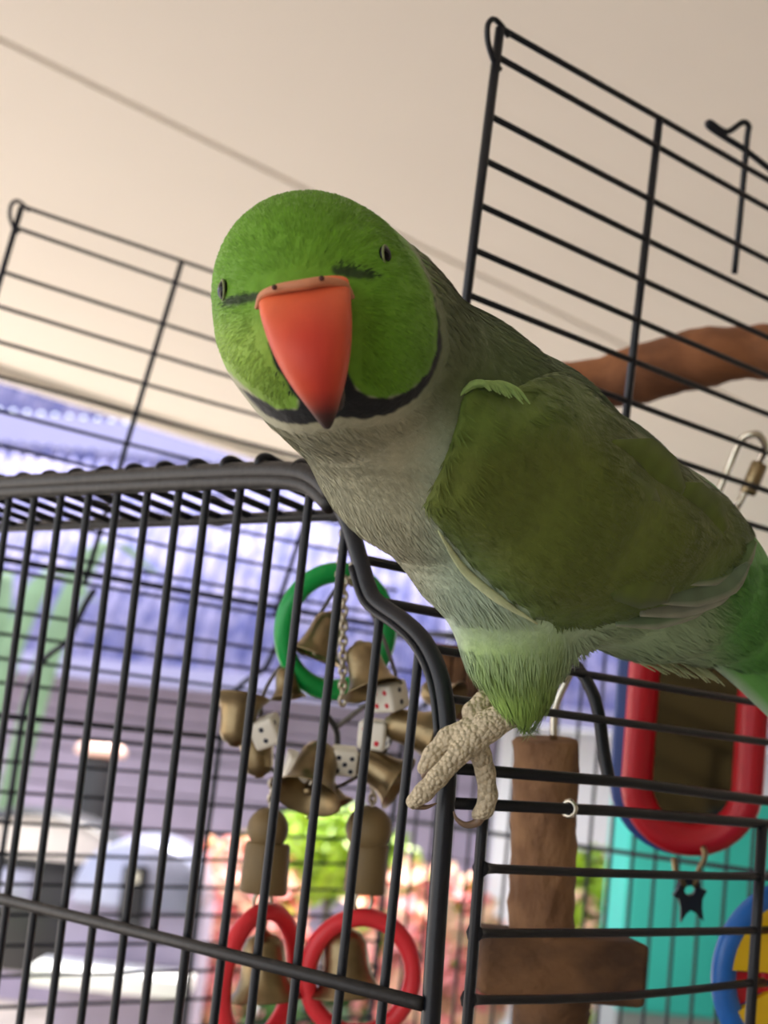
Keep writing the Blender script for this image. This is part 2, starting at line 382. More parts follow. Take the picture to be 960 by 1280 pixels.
# doubled rod along the shoulder and dusty roof rail on the near end
tube('shoulder_rod', catmull([G(u+.0012, -.0019, z-.0013) for u, z in PROF[7:15]], 4), .0009, M['wire'], near, 8)
tube('roof_rail', catmull([G(u, -.0008, z+.0006) for u, z in LEFT[2:0:-1]]+[G(u, -.0008, z+.0006) for u, z in PROF[:6]], 4), .0028, M['rail'], near, 10)
tube('roof_rail', catmull([G(u, -.0014, z-.0022) for u, z in LEFT[2:0:-1]]+[G(u, -.0014, z-.0022) for u, z in PROF[:6]], 4), .0022, M['rail'], near, 10)
# vertical bars of both end panels
def top_z(u):
    uu = u if u < UW/2 else UW-u
    best = None
    for (u0, z0), (u1, z1) in zip(PROF, PROF[1:]):
        if min(u0, u1) <= uu <= max(u0, u1) and abs(u0-u1) > 1e-6:
            t = (uu-u0)/(u1-u0); z = z0+(z1-z0)*t; best = z if best is None else max(best, z)
    return best if best is not None else 0
PX_BARS = [.01448, .02898, .04453, .05940, .07310, .08776, .10206, .11485]
ubars = PX_BARS+[.1295+.0147*i for i in range(22)]
for i, u in enumerate(ubars):
    if u > UW-.008: continue
    zt = top_z(u)-.0015
    lean = .0024*(1-u/.2) if u < .2 else 0
    bar('bar', G(u+.0012, -.0004, ZB), G(u-.0008-.0004, 0, zt), R1, M['wire'], near, 10)
for i in range(30):
    u = .0147*(i+1)
    if u > UW-.008: continue
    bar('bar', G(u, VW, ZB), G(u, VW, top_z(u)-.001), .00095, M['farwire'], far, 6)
# crossbars of the end panels
tube('crossbar', [G(-.001, -.0028, -.0438), G(.09, -.0030, -.0434), G(.18, -.003, -.0436), G(.3, -.003, -.0436), G(UW, -.003, -.0436)], .0017, M['rail'], near, 8)
tube('crossbar', [G(-.001, -.0028, -.19), G(UW, -.003, -.19)], .0017, M['wire'], near, 8)
tube('crossbar', [G(0, VW-.002, -.030), G(UW, VW-.002, -.030)], .0013, M['farwire'], far, 6)
# roof strips: wires that hook over the rail
ROOF_V = .047
prot = catmull([G(0, ROOF_V, .0800), G(0, .02, .0836), G(0, .006, .0858), G(0, .001, .0868), G(0, -.0016, .0858), G(0, -.002, .0840)], 4)
rv, rf = tube_data(prot, .00125, 8); rme = bpy.data.meshes.new('roof_wire'); rme.from_pydata([tuple(v) for v in rv], [], rf); rme.materials.append(M['wire'])
rme.polygons.foreach_set('use_smooth', [True]*len(rme.polygons))
roof = tube('roof_cross_rail', [G(.050, ROOF_V, .079), G(.06, ROOF_V, .0793), G(UW-.06, ROOF_V, .0793), G(UW-.028, ROOF_V, .079)], .0019, M['wire'], cage, 8)
for i in range(26):
    u = .0445+.0147*i
    if u > UW-.04: break
    o = bpy.data.objects.new('roof_wire', rme); link(o); o.location = (0, u+.004, 0 if u > .07 else -.0025); o.parent = roof
roof2 = tube('roof_cross_rail', [G(.028, VW-.06, .079), G(UW-.028, VW-.06, .079)], .0016, M['farwire'], cage, 6)
for i in range(26):
    u = .0445+.0147*i
    if u > UW-.04: break
    bar('roof_wire', G(u, VW-.06, .080), G(u, VW, .083), .001, M['farwire'], roof2, 6)
# long side facing the parakeet: shoulder wires, header rails, ribs
side = tube('side_header', [G(.0, .0, .0092), G(-.0004, .07, .0098), G(-.0004, .134, .0084), G(0, .3, .009), G(0, VW, .009)], .0014, M['wire'], cage, 8)
tube('side_header', [G(-.0005, 0, .0012), G(-.001, .06, .0022), G(-.001, .134, .0018), G(0, .3, .0015), G(0, VW, .0015)], .0014, M['wire'], side, 8)
for z in (.0800, .0690, .0585, .0478, .0368, .0252):
    u = prof_at(z); bar('side_wire', G(u, -.0005, z), G(u, VW, z), .00125 if z > .04 else .00105, M['wire'], side, 8)
for v, rr in ((.0622, .0017), (.20, .0015), (.33, .0015)):
    tube('rib', catmull([G(u+.0016, v, z) for u, z in PROF[5:15]]+[G(.0006, v, .0092)], 4) if v < .1 else catmull([G(u+.0016, v, z) for u, z in PROF[5:]], 4), rr, M['wire'], side, 8)
# ordinary side wires beyond the door
for i in range(24):
    z = -.0132-.0150*i
    if z < ZB: break
    bar('side_wire', G(0, .137, z), G(0, VW, z), .00105, M['wire'], side, 8)
# the door, hinged in the long side
door = tube('door', catmull([G(-.0015, .0116, .0008), G(-.0018, .0118, -.02), G(-.002, .0122, -.05), G(-.002, .0124, -.12), G(-.002, .0124, -.19)], 3), .00135, M['wire'], cage, 8)
tube('door_post', [G(-.0015, .1330, .0012), G(-.0015, .1334, -.0285), G(-.0015, .1336, -.19)], .0016, M['wire'], door, 8)
def rung(z, bow):
    tube('rung', [G(-.0018, .0118, z), G(-.0018, .0134, z), G(-.0019, .0152, z-bow*.05)]+catmull([G(-.0020, .0175, z-bow*.1), G(-.0022, .05, z-bow*.5), G(-.0024, .09, z-bow*.3), G(-.0015, .139, z+bow*.5)], 4), [.0024, .0017, .00125]+[.00112]*13, M['wire'], door, 8)
for k, (z, bow) in enumerate([(-.0132, .0003), (-.0281, .0002), (-.0432, .0018), (-.058, .0008), (-.073, 0), (-.088, 0), (-.103, 0), (-.118, 0), (-.133, 0), (-.148, 0), (-.163, 0), (-.178, 0)]): rung(z, bow)
tube('hinge_eye', [G(-.001+.0019*math.cos(a*.5236), .0445, .002+.0019*math.sin(a*.5236)) for a in range(12)], .0007, M['steel'], door, 6, closed=True)
bar('weld', G(.0012, -.0006, .008), G(.0010, -.0006, .0195), .0011, M['wire'], near, 8)
# opposite long side: horizontal wires, ribs, rails
opp = tube('side_header', [G(UW, 0, .009), G(UW, VW, .009)], .0016, M['farwire'], cage, 6)
bar('side_header', G(UW, 0, .0015), G(UW, VW, .0015), .0013, M['farwire'], opp, 6)
for z in (.0800, .0760, .0585, .0478, .0368, .0252):
    u = UW-prof_at(z); bar('side_wire', G(u, 0, z), G(u, VW, z), .0016 if z == .08 else .001, M['farwire'], opp, 6)
for i in range(24):
    z = -.0132-.0150*i
    if z < ZB: break
    bar('side_wire', G(UW, 0, z), G(UW, VW, z), .001, M['farwire'], opp, 6)
for v in (.185, .315):
    tube('rib', catmull([G(u, v, z) for u, z in LEFT[5:]], 4), .0016, M['farwire'], opp, 6)
# tray and feet
M['tray'] = mat('black_tray', srgb(32, 34, 38), .45)
box('tray', G(UW/2, VW/2, ZB-.02), (VW/2+.008, UW/2+.008, .02), M['tray'], cage, bevel=.004)
for a in (0, 1):
    for b in (0, 1): bar('stand_leg', G(a*UW, b*VW, ZB-.03), G(a*(UW+.06)-.03, b*(VW+.06)-.03, -1.5), .009, M['wire'], cage)

# opened roof flaps
def flap(hinge_u, top_du, h, v0, vs, v1, nw, r, m, drop=0, thick=.0014):
    """posts at v0 and vs; wires along v up to v1"""
    def Q(t, v): return G(hinge_u+top_du*t, v, .0815+h*t)
    f = tube('top_flap', [Q(0, v0), Q(.5, v0), Q(1, v0)], thick, m, cage, 8)
    # eyelet at the free corner
    d = (Q(1, v0)-Q(.9, v0)).normalized()
    ex = Vector((1, 0, 0)); o = Q(1, v0)
    tube('eyelet', catmull([o+ex*.004-d*.001, o+d*.001, o-ex*.0032+d*.0014, o-ex*.0052-d*.0012, o-ex*.0042-d*.0060, o-ex*.0006-d*.0105, o+ex*.0022-d*.0118], 5), .0009, m, f, 6)
    for v in vs: tube('flap_post', [Q(-.02, v), Q(.5, v), Q(1, v)], thick*.95, m, f, 8)
    for k in range(nw):
        t = 1-k/(nw-.5)
        if k == 1: t += .35/(nw-.5)
        tube('flap_wire', catmull([Q(t, v0), Q(t+(.004 if k == 0 else -.004), (v0*.6+v1*.4)), Q(t, v1)], 4), r, m, f, 8)
    return f, Q
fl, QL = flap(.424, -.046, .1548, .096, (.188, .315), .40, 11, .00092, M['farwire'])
fr_, QR = flap(.052, -.005, .1378, .0435, (.122, .30), .40, 11, .00100, M['wire'])
def project(p):
    q = np.array(ROT).T @ (np.array(p)-CAM); return (480+FL*q[0]/-q[2], 640-FL*q[1]/-q[2], -q[2])
# latch: one bent wire clipped on the right flap
dl = project(QR(.7, .19))[2]-.003
tube('flap_latch', catmull([at(918, 342, dl), at(927, 250, dl), at(934, 172, dl), at(936, 158, dl), at(928, 153, dl-.001), at(908, 165, dl-.002), at(888, 153, dl-.003), at(886, 158, dl-.003), at(905, 171, dl-.002), at(935, 190, dl), at(975, 222, dl+.004)], 4), .0011, M['wire'], fr_, 8)

# ================================================================== TOYS
def link_ring(name, c, rx, ry, r, axis, m, parent, xh=Vector((0, 0, 1))):
    T = Matrix.Translation(c) @ frame(axis, xh)
    return tube(name, [T @ Vector((rx*math.cos(2*math.pi*i/14), ry*math.sin(2*math.pi*i/14), 0)) for i in range(14)], r, m, parent, 6, closed=True)
def chain(p0, p1, n, parent, r=.0006, L=None):
    p0 = Vector(p0); p1 = Vector(p1); d = p1-p0; st = d.length/n
    for i in range(n):
        c = p0+d*((i+.5)/n); ax = cdir(1, 0, .15) if i % 2 else cdir(.1, 0, 1)
        link_ring('chain_link', c, st*.66, st*.40, r, ax, M['chain'], parent, d)
BELL = [(.0, .98), (.10, .98), (.16, .93), (.30, .88), (.40, .74), (.43, .5), (.47, .30), (.56, .14), (.70, .03), (.72, 0), (.69, .015), (.54, .13), (.44, .30), (.40, .5), (.36, .70), (.2, .82), (0, .84)]
def bell(c, size, axis, parent, squash=1):
    """axis points from crown to mouth (camera frame)"""
    T = Matrix.Translation(Vector(c)-cdir(*axis)*size*-.5) @ frame(-cdir(*axis))
    b = lathe('bell', [(r*size*.78*squash, z*size) for r, z in BELL], M['brass'], parent, T, 24)
    tube('clapper', [T @ Vector((0, 0, size*.8)), T @ Vector((0, 0, size*.2))], .0005, M['chain'], b, 5)
    q = T @ Vector((0, 0, size*.12)); lathe('clapper_ball', [(0, -.0016), (.0012, -.001), (.0016, 0), (.0012, .001), (0, .0016)], M['brass'], b, Matrix.Translation(q), 10)
    return b
TD = .505
px = lambda n, d=TD: n*d/FL
toy = empty('bell_toy', at(432, 650, TD)); tag(toy, 'bird toy with green ring, brass bells and white dice', 'bird toy')
# band-like green ring
T = camframe(at(420, 789, TD), yaw=.35, pitch=.12, roll=.05)
V = []; F = []; n = 56; cs = 12
for i in range(n):
    a = 2*math.pi*i/n
    for s in range(cs):
        b_ = 2*math.pi*s/cs; rr = px(70)+math.cos(b_)*px(12.5)
        V.append(T @ Vector((rr*math.cos(a)*.98, rr*math.sin(a)*1.06, math.sin(b_)*px(13))))
for i in range(n):
    for s in range(cs): F.append((i*cs+s, ((i+1) % n)*cs+s, ((i+1) % n)*cs+(s+1) % cs, i*cs+(s+1) % cs))
pyd('green_ring', V, F, M['green'], toy)
chain(at(431, 645, TD-.012), at(424, 722, TD-.008), 9, toy)
chain(at(446, 650, TD-.01), at(440, 730, TD-.010), 9, toy)
chain(at(430, 722, TD-.012), at(428, 880, TD-.01), 17, toy)
link_ring('hanger_ring', at(437, 648, TD-.01), .004, .004, .0007, cdir(.8, 0, .5), M['chain'], toy)
bell(at(406, 792, TD-.002), px(62), (-.35, -.85, .2), toy)
bell(at(457, 832, TD-.016), px(66), (.28, -.85, .35), toy)
bell(at(358, 852, TD-.006), px(40), (.1, -.8, .2), toy)
tube('wire_loop', catmull([at(428, 722, TD), at(385, 790, TD), at(338, 850, TD-.004), at(326, 890, TD-.006), at(330, 950, TD-.006), at(380, 985, TD-.006), at(430, 980, TD-.006), at(480, 940, TD-.006), at(500, 880, TD-.006), at(480, 800, TD-.004), at(440, 722, TD)], 6), .0006, M['twine'], toy, 6)
tube('cord', catmull([at(405, 890, TD+.004), at(420, 912, TD+.004), at(422, 935, TD+.004)], 4), .0010, M['blackp'], toy, 6)
tube('cord', catmull([at(422, 908, TD+.004), at(452, 885, TD+.004), at(470, 872, TD+.004)], 4), .0008, M['twine'], toy, 6)
PIPS = {1: [(0, 0)], 2: [(-.45, .45), (.45, -.45)], 3: [(-.5, .5), (0, 0), (.5, -.5)], 4: [(-.45, .45), (.45, .45), (-.45, -.45), (.45, -.45)], 5: [(-.5, .5), (.5, .5), (-.5, -.5), (.5, -.5), (0, 0)], 6: [(-.5, .5), (-.5, 0), (-.5, -.5), (.5, .5), (.5, 0), (.5, -.5)], 22: [(0, .42), (0, -.42)]}
def die(x, y, d, s, yaw, pitch, roll, faces):
    """faces: list of (axis, pips, colour)"""
    T = camframe(at(x, y, d), yaw, pitch, roll); h = px(s, d)/2
    o = box('die', (0, 0, 0), (h, h, h), M['die'], toy, mtx=T, bevel=h*.28, seg=3)
    for ax, k, c in faces:
        V = []; F = []
        for a, b in PIPS[k]:
            k0 = len(V)
            for ring, (rr, zz) in enumerate(((.19, 1.002), (.17, 1.012), (0, 1.014))):
                for i in range(10):
                    q = 2*math.pi*i/10; p = (a+rr*math.cos(q), b+rr*math.sin(q), zz)
                    p = {'z': p, 'x': (p[2], p[1], -p[0]), '-x': (-p[2], p[1], p[0]), 'y': (p[0], p[2], -p[1])}[ax]
                    V.append(T @ (Vector(p)*h))
            for r_ in range(2):
                for i in range(10): F.append((k0+r_*10+i, k0+r_*10+(i+1) % 10, k0+(r_+1)*10+(i+1) % 10, k0+(r_+1)*10+i))
        pyd('pips', V, F, M['pipk'] if c == 'k' else M['pipr'], o)
die(334, 914, TD-.012, 35, -.25, .1, .38, [('z', 22, 'k'), ('x', 3, 'k')])
die(371, 959, TD-.010, 33, .2, .2, -.3, [('z', 1, 'k'), ('x', 2, 'r')])
die(430, 951, TD-.012, 33, .1, .15, -.12, [('z', 5, 'k'), ('x', 6, 'k')])
die(487, 870, TD-.014, 36, -.7, .1, .12, [('z', 4, 'r'), ('x', 22, 'k')])
die(468, 918, TD-.010, 36, -.25, .05, -.1, [('z', 2, 'r'), ('x', 4, 'k')])
bell(at(297, 902, TD-.012), px(64), (.12, .9, -.25), toy)
bell(at(322, 944, TD-.006), px(58), (-.1, .85, -.2), toy)
bell(at(394, 962, TD-.016), px(78), (-.25, -.75, .62), toy)
bell(at(402, 985, TD-.004), px(56), (.35, -.8, .25), toy)
bell(at(472, 962, TD-.012), px(64), (.75, -.45, .25), toy)
bell(at(512, 910, TD-.012), px(66), (.75, -.2, .12), toy)
bell(at(548, 868, TD+.012), px(52), (.5, -.2, .3), toy)

def peg_toy(x0, head_r, body_w, ring_c, ring_r, ryaw, label, bellp):
    e = empty('peg_ring_toy', at(x0, 1000, TD)); tag(e, label, 'bird toy', 'wooden peg toys with red rings')
    ax = G(0, 0, 1)-G(0, 0, 0)
    chain(at(x0+6, 975, TD-.004), at(x0+4, 1012, TD-.004), 4, e)
    T = Matrix.Translation(at(x0, 1036, TD-.004)) @ frame((0, 0, 1)); r = px(head_r)
    lathe('peg_head', [(r*math.sin(math.pi*i/14), -r*math.cos(math.pi*i/14)) for i in range(15)], M['peg'], e, T)
    T = Matrix.Translation(at(x0-3, 1085, TD-.004)) @ frame((0, 0, 1)); r = px(body_w/2); h = px(31)
    lathe('peg_body', [(0, -h), (r*.95, -h), (r*1.04, -h*.92), (r*1.02, 0), (r*.98, h*.9), (r*.9, h), (0, h)], M['peg'], e, T)
    link_ring('link', at(x0-7, 1127, TD-.004), px(16), px(11), .0006, cdir(.3, 0, 1), M['chain'], e, Vector((0, 0, 1)))
    T = camframe(at(ring_c[0], ring_c[1], TD-.004), yaw=ryaw, roll=-.08)
    tube('red_ring', [T @ Vector((px(ring_r[0])*math.cos(2*math.pi*i/48), px(ring_r[1])*math.sin(2*math.pi*i/48), 0)) for i in range(48)], px(11.5), M['redring'], e, 12, closed=True)
    link_ring('link', at(bellp[0], bellp[1]-52, TD-.004), px(14), px(8), .0005, cdir(1, 0, .3), M['chain'], e, Vector((0, 0, 1)))
    bell(at(bellp[0], bellp[1], TD-.004), px(84), (.05, -1, .12), e)
peg_toy(335, 26, 57, (324, 1222), (66, 82), .9, 'wooden peg with a red ring seen edge-on and brass bell', (330, 1205))
peg_toy(461, 29, 50, (450, 1219), (66, 72), .12, 'wooden peg with a round red ring, hanging under the dice', (433, 1200))

# hanging wooden block toy
WDp = .475
wood = empty('wood_block_toy', at(690, 925, WDp)); tag(wood, 'rough brown wooden post and cross block hanging on a steel hook', 'bird toy')
up = Vector((0, 0, 1))
def rough_post(name, pa, pb, r, parent, m, n=16, wob=.035, seg=20):
    pa = Vector(pa); pb = Vector(pb); T = Matrix.Translation(pa) @ frame(pb-pa, cdir(1, 0, 0)); L = (pb-pa).length
    prof = [(0, 0), (r*.93, 0), (r, L*.015)]+[(r*(1+random.uniform(-.035, .035)), L*(i+1)/(n+1)) for i in range(n)]+[(r, L*.985), (r*.93, L), (0, L)]
    return lathe(name, prof, m, parent, T, seg, wob)
rough_post('upper_post', at(676, 1172, WDp), at(683, 924, WDp), px(42, WDp), wood, M['cork'])
T = Matrix.Translation(at(697, 1206, WDp)) @ frame(Vector((0, 0, 1)), cdir(1, 0, -.12))
blk = box('cross_block', (0, 0, 0), (px(104, WDp), px(44, WDp), px(39, WDp)), M['darkwood'], wood, mtx=T, bevel=px(9, WDp), seg=3)
rough_post('lower_post', at(688, 1330, WDp), at(689, 1240, WDp), px(48, WDp), wood, M['darkwood'])
tube('hook', catmull([at(692, 925, WDp), at(693, 890, WDp), at(700, 868, WDp), at(712, 842, WDp), at(716, 822, WDp), at(712, 800, WDp), at(700, 792, WDp), at(690, 800, WDp)], 5), px(5, WDp), M['steel'], wood, 8)
tube('hook_clip', [at(697, 838, WDp-.002), at(708, 851, WDp-.002)], px(4.5, WDp), M['steel'], wood, 8)

# red framed mirror
MD = .56
mir = empty('mirror_toy', at(868, 1075, MD)); tag(mir, 'oval red-framed bird mirror with blue back shell', 'bird mirror')
def stadium(hw, hh, n=20, T=None, z=0):
    out = []
    for i in range(n+1): a = math.pi*i/n; out.append(Vector((hw*math.cos(a), hh-hw+hw*math.sin(a), z)))
    for i in range(n+1): a = math.pi+math.pi*i/n; out.append(Vector((hw*math.cos(a), -(hh-hw)+hw*math.sin(a), z)))
    return [T @ p for p in out] if T else out
TM = camframe(at(872, 880, MD), yaw=-.12, roll=-.07)
def swept(name, hw, hh, sect, m, parent, T):
    """sect: list of (inset, z) closed cross section"""
    V = []; F = []; k = len(sect); base = None
    for ins, z in sect:
        ring = stadium(hw-ins, hh-ins, 20, T, z); base = len(ring); V += ring
    for j in range(k):
        for i in range(base): a = j*base; b = ((j+1) % k)*base; F.append((a+i, a+(i+1) % base, b+(i+1) % base, b+i))
    return pyd(name, V, F, m, parent)
q = px(1, MD)
swept('red_frame', 88*q, 190*q, [(0, -6*q), (0, 4*q), (4*q, 12*q), (14*q, 17*q), (26*q, 15*q), (36*q, 6*q), (40*q, -4*q), (40*q, -8*q)], M['redp'], mir, TM)
st = stadium(52*q, 154*q, 20, TM, -3*q); pyd('mirror_glass', st, [tuple(range(len(st)))], M['mirror'], mir, smooth=False)
TB = TM @ Matrix.Translation((-10*q, -1*q, -22*q))
swept('blue_shell', 92*q, 191*q, [(92*q-1e-5, -14*q), (30*q, -14*q), (6*q, -8*q), (0, 2*q), (0, 14*q), (5*q, 18*q), (40*q, 16*q), (92*q-1e-5, 16*q)], M['navyp'], mir, TB)
for (a, b, c, d) in ((842, 1072, 856, 1108), (879, 1058, 868, 1108)):
    tube('hook', catmull([at(a, b, MD-.012), at(a+(2 if a < 860 else 2), b+14, MD-.014), at((a+c)/2, (b+d)/2+4, MD-.014), at(c, d, MD-.013)], 4), .0009, M['brass'], mir, 6)
star = []; F = []
TS = camframe(at(862, 1120, MD-.012), roll=.05)
out = [(-10, 22), (10, 22), (13, 10), (21, 6), (15, -4), (14, -14), (15, -31), (5, -20), (0, -17), (-5, -20), (-13, -31), (-12, -14), (-14, -2), (-21, 2), (-14, 10)]
hole = 6.5
V = []
for z in (4*q, -4*q): V += [TS @ Vector((x*q, y*q, z)) for x, y in out]
k = len(out)
inner = [(hole*math.cos(2*math.pi*i/k+2.1), 8+hole*math.sin(2*math.pi*i/k+2.1)) for i in range(k)]
inner = [(hole*math.cos(math.atan2(y-8, x)), 8+hole*math.sin(math.atan2(y-8, x))) for x, y in out]
for z in (4*q, -4*q): V += [TS @ Vector((x*q, y*q, z)) for x, y in inner]
for i in range(k):
    j = (i+1) % k
    F += [(i, k+i, k+j, j), (i, j, 2*k+j, 2*k+i), (k+i, 3*k+i, 3*k+j, k+j), (2*k+i, 2*k+j, 3*k+j, 3*k+i)]
pyd('star_nut', V, F, M['blackp'], mir, smooth=False)

# spinning wheel toy
WD = .49; q2 = px(1, WD)
wh = empty('wheel_toy', at(985, 1330, WD)); tag(wh, 'round blue, yellow and red plastic spinning wheel toy', 'bird toy')
TW = camframe(at(990, 1216, WD), yaw=.35, roll=.1)
def ringlathe(name, prof, m, T): return lathe(name, prof, m, wh, T, 48)
lathe('blue_rim', [(84*q2, -8*q2), (112*q2, -8*q2), (116*q2, 0), (112*q2, 10*q2), (100*q2, 13*q2), (86*q2, 9*q2), (82*q2, 0), (84*q2, -8*q2)], M['bluep'], wh, TW, 48)
def sector(name, r0, r1, a0, a1, z0, z1, m):
    V = []; F = []; n = 14
    for z in (z0, z1):
        for i in range(n+1):
            a = a0+(a1-a0)*i/n
            V += [TW @ Vector((r0*q2*math.cos(a), r0*q2*math.sin(a), z*q2)), TW @ Vector((r1*q2*math.cos(a), r1*q2*math.sin(a), z*q2))]
    k = 2*(n+1)
    for i in range(n):
        F += [(2*i, 2*i+1, 2*i+3, 2*i+2), (k+2*i, k+2*i+2, k+2*i+3, k+2*i+1), (2*i+1, k+2*i+1, k+2*i+3, 2*i+3), (2*i, 2*i+2, k+2*i+2, k+2*i)]
    F += [(0, k, k+1, 1), (2*n, 2*n+1, k+2*n+1, k+2*n)]
    return pyd(name, V, F, m, wh, smooth=False)
for k in range(4):
    a = math.radians(90*k+18)
    sector('yellow_vane', 40, 98, a, a+math.radians(58), 3, 11, M['yellowp'])
    sector('red_vane', 26, 88, a+math.radians(60), a+math.radians(88), -4, 4, M['redp'])
lathe('red_hub', [(0, -6*q2), (46*q2, -6*q2), (50*q2, 0), (44*q2, 7*q2), (20*q2, 10*q2), (0, 10*q2)], M['redp'], wh, TW, 32)

# slatted wooden hut at the back of the cage
HD = .64; hut = empty('wooden_hut', at(590, 905, HD)); tag(hut, 'small slatted brown wooden hut hanging behind the cage shoulder', 'bird hut')
TH = Matrix((Vector((1, -1, 0)).normalized(), Vector((1, 1, 0)).normalized(), Vector((0, 0, 1)))).transposed().to_4x4()
hcn = at(588, 858, HD)
for k in range(5): box('slat', hcn+TH.to_3x3() @ Vector(((k-2)*px(17, HD), 0, 0)), (px(7.6, HD), px(5, HD), px(42, HD)), M['darkwood'], hut, mtx=TH, bevel=.0006)
box('hut_back', hcn+TH.to_3x3() @ Vector((0, .022, 0)), (px(43, HD), px(4, HD), px(42, HD)), M['darkwood'], hut, mtx=TH, bevel=.0006)
for sx in (-1, 1): box('hut_side', hcn+TH.to_3x3() @ Vector((sx*px(40, HD), .011, 0)), (px(3, HD), .011, px(42, HD)), M['darkwood'], hut, mtx=TH, bevel=.0006)
box('hut_roof', hcn+TH.to_3x3() @ Vector((0, .011, px(45, HD))), (px(50, HD), .016, px(4, HD)), M['darkwood'], hut, mtx=TH, bevel=.0008)
tube('hanger', [hcn+Vector((0, 0, px(48, HD))), Vector((hcn.x, hcn.y, HZ+.079))], .0009, M['blackp'], hut, 6)

# steel quick link on the flap and the branch perch behind it
QLd = project(QR(.34, .20))[2]+.004
qk = empty('quick_link', at(925, 640, QLd)); tag(qk, 'steel quick link hanging from a wire of the roof flap', 'quick link')
tube('link_body', catmull([at(922, 632, QLd), at(928, 622, QLd), at(936, 606, QLd)], 3)+catmull([at(952, 574, QLd), at(956, 558, QLd-.004), at(948, 544, QLd-.006), at(936, 544, QLd-.006), at(926, 552, QLd-.003), at(914, 578, QLd), at(902, 606, QLd), at(893, 630, QLd), at(893, 645, QLd), at(904, 652, QLd), at(915, 645, QLd), at(922, 632, QLd)], 5)[1:], px(4.8, QLd), M['steel'], qk, 8)
T = Matrix.Translation(at(942, 598, QLd)) @ frame(at(950, 580, QLd)-at(934, 618, QLd))
lathe('link_sleeve', [(0, -px(21, QLd)), (px(9, QLd), -px(21, QLd)), (px(10.5, QLd), -px(18, QLd)), (px(10.5, QLd), px(18, QLd)), (px(9, QLd), px(21, QLd)), (0, px(21, QLd))], M['brass'], qk, T, 6)
BD = .64
bp = catmull([at(600, 520, BD-.02), at(700, 492, BD), at(790, 470, BD), at(880, 447, BD), at(960, 440, BD), at(1030, 448, BD-.008), at(1085, 456, BD-.016)], 8)
br = tube('branch_perch', bp, [px(36+2*math.sin(i*.37)+1.5*math.sin(i*.8+1)+.8*math.sin(i*2.3), BD) for i in range(len(bp))], M['branch'], None, 20)
tube('bolt', [at(1060, 452, BD-.01), at(1060, 452, BD-.045)], .002, M['steel'], br, 8)
tag(br, 'thick reddish brown branch perch behind the open roof flap', 'perch')

#BIRD#
# ================================================================== PARAKEET
def surface_nets(Fd, org, h):
    nx, ny, nz = Fd.shape; ins = Fd < 0
    c = [ins[dx:nx-1+dx, dy:ny-1+dy, dz:nz-1+dz] for dx in (0, 1) for dy in (0, 1) for dz in (0, 1)]
    s = sum(a.astype(np.int8) for a in c); act = (s > 0) & (s < 8)
    idx = -np.ones(act.shape, np.int32); ijk = np.argwhere(act); idx[act] = np.arange(len(ijk))
    acc = np.zeros((len(ijk), 3)); cnt = np.zeros(len(ijk))
    cor = [(dx, dy, dz) for dx in (0, 1) for dy in (0, 1) for dz in (0, 1)]
    val = [Fd[ijk[:, 0]+a, ijk[:, 1]+b, ijk[:, 2]+d] for a, b, d in cor]
    for i in range(8):
        for j in range(i+1, 8):
            df = np.array(cor[j])-np.array(cor[i])
            if np.abs(df).sum() != 1: continue
            m = (val[i] < 0) != (val[j] < 0)
            t = np.where(m, val[i]/np.where(m, val[i]-val[j], 1), 0)
            acc += np.where(m[:, None], np.array(cor[i])[None]+t[:, None]*df[None], 0); cnt += m
    P = (ijk+acc/cnt[:, None])*h+org
    Q = []
    for ax in range(3):
        sl0 = [slice(None)]*3; sl1 = [slice(None)]*3; sl0[ax] = slice(0, -1); sl1[ax] = slice(1, None)
        a = ins[tuple(sl0)]; b = ins[tuple(sl1)]; e = np.argwhere(a != b)
        o1, o2 = [(1, 2), (2, 0), (0, 1)][ax]
        ok = (e[:, o1] > 0) & (e[:, o2] > 0) & (e[:, o1] < Fd.shape[o1]-1) & (e[:, o2] < Fd.shape[o2]-1); e = e[ok]
        def cell(d1, d2):
            k = e.copy(); k[:, o1] -= d1; k[:, o2] -= d2; return idx[k[:, 0], k[:, 1], k[:, 2]]
        q = np.stack([cell(1, 1), cell(0, 1), cell(0, 0), cell(1, 0)], 1)
        fl_ = ~ins[e[:, 0], e[:, 1], e[:, 2]]; q[fl_] = q[fl_][:, ::-1]; Q.append(q)
    return P, np.concatenate(Q)
def A(x, y, d): return np.array(at(x, y, d))
def cone_sdf(X, a, ra, b, rb):
    ba = b-a; l2 = ba.dot(ba)
    t = np.clip(((X-a)@ba)/l2, 0, 1)
    return np.linalg.norm(X-(a+t[..., None]*ba), axis=-1)-(ra+(rb-ra)*t)
def smin(a, b, k): h = np.clip(.5+.5*(b-a)/k, 0, 1); return b+(a-b)*h-k*h*(1-h)
def smax(a, b, k): return -smin(-a, -b, k)
def prj(X):
    q = (X-CAM)@ROT; z = -q[..., 2]; return 480+FL*q[..., 0]/z, 640-FL*q[..., 1]/z, z
def poly_sdf(x, y, poly):
    d = np.full(x.shape, 1e9); s = np.zeros(x.shape, bool); n = len(poly)
    for i in range(n):
        ax, ay = poly[i]; bx, by = poly[(i+1) % n]; ex, ey = bx-ax, by-ay
        t = np.clip(((x-ax)*ex+(y-ay)*ey)/(ex*ex+ey*ey+1e-9), 0, 1)
        d = np.minimum(d, (x-ax-ex*t)**2+(y-ay-ey*t)**2)
        if ay != by: s ^= ((ay > y) != (by > y)) & (x < (bx-ax)*(y-ay)/(by-ay)+ax)
    d = np.sqrt(d); return np.where(s, -d, d)
def rr_(r, d): return r*d/FL
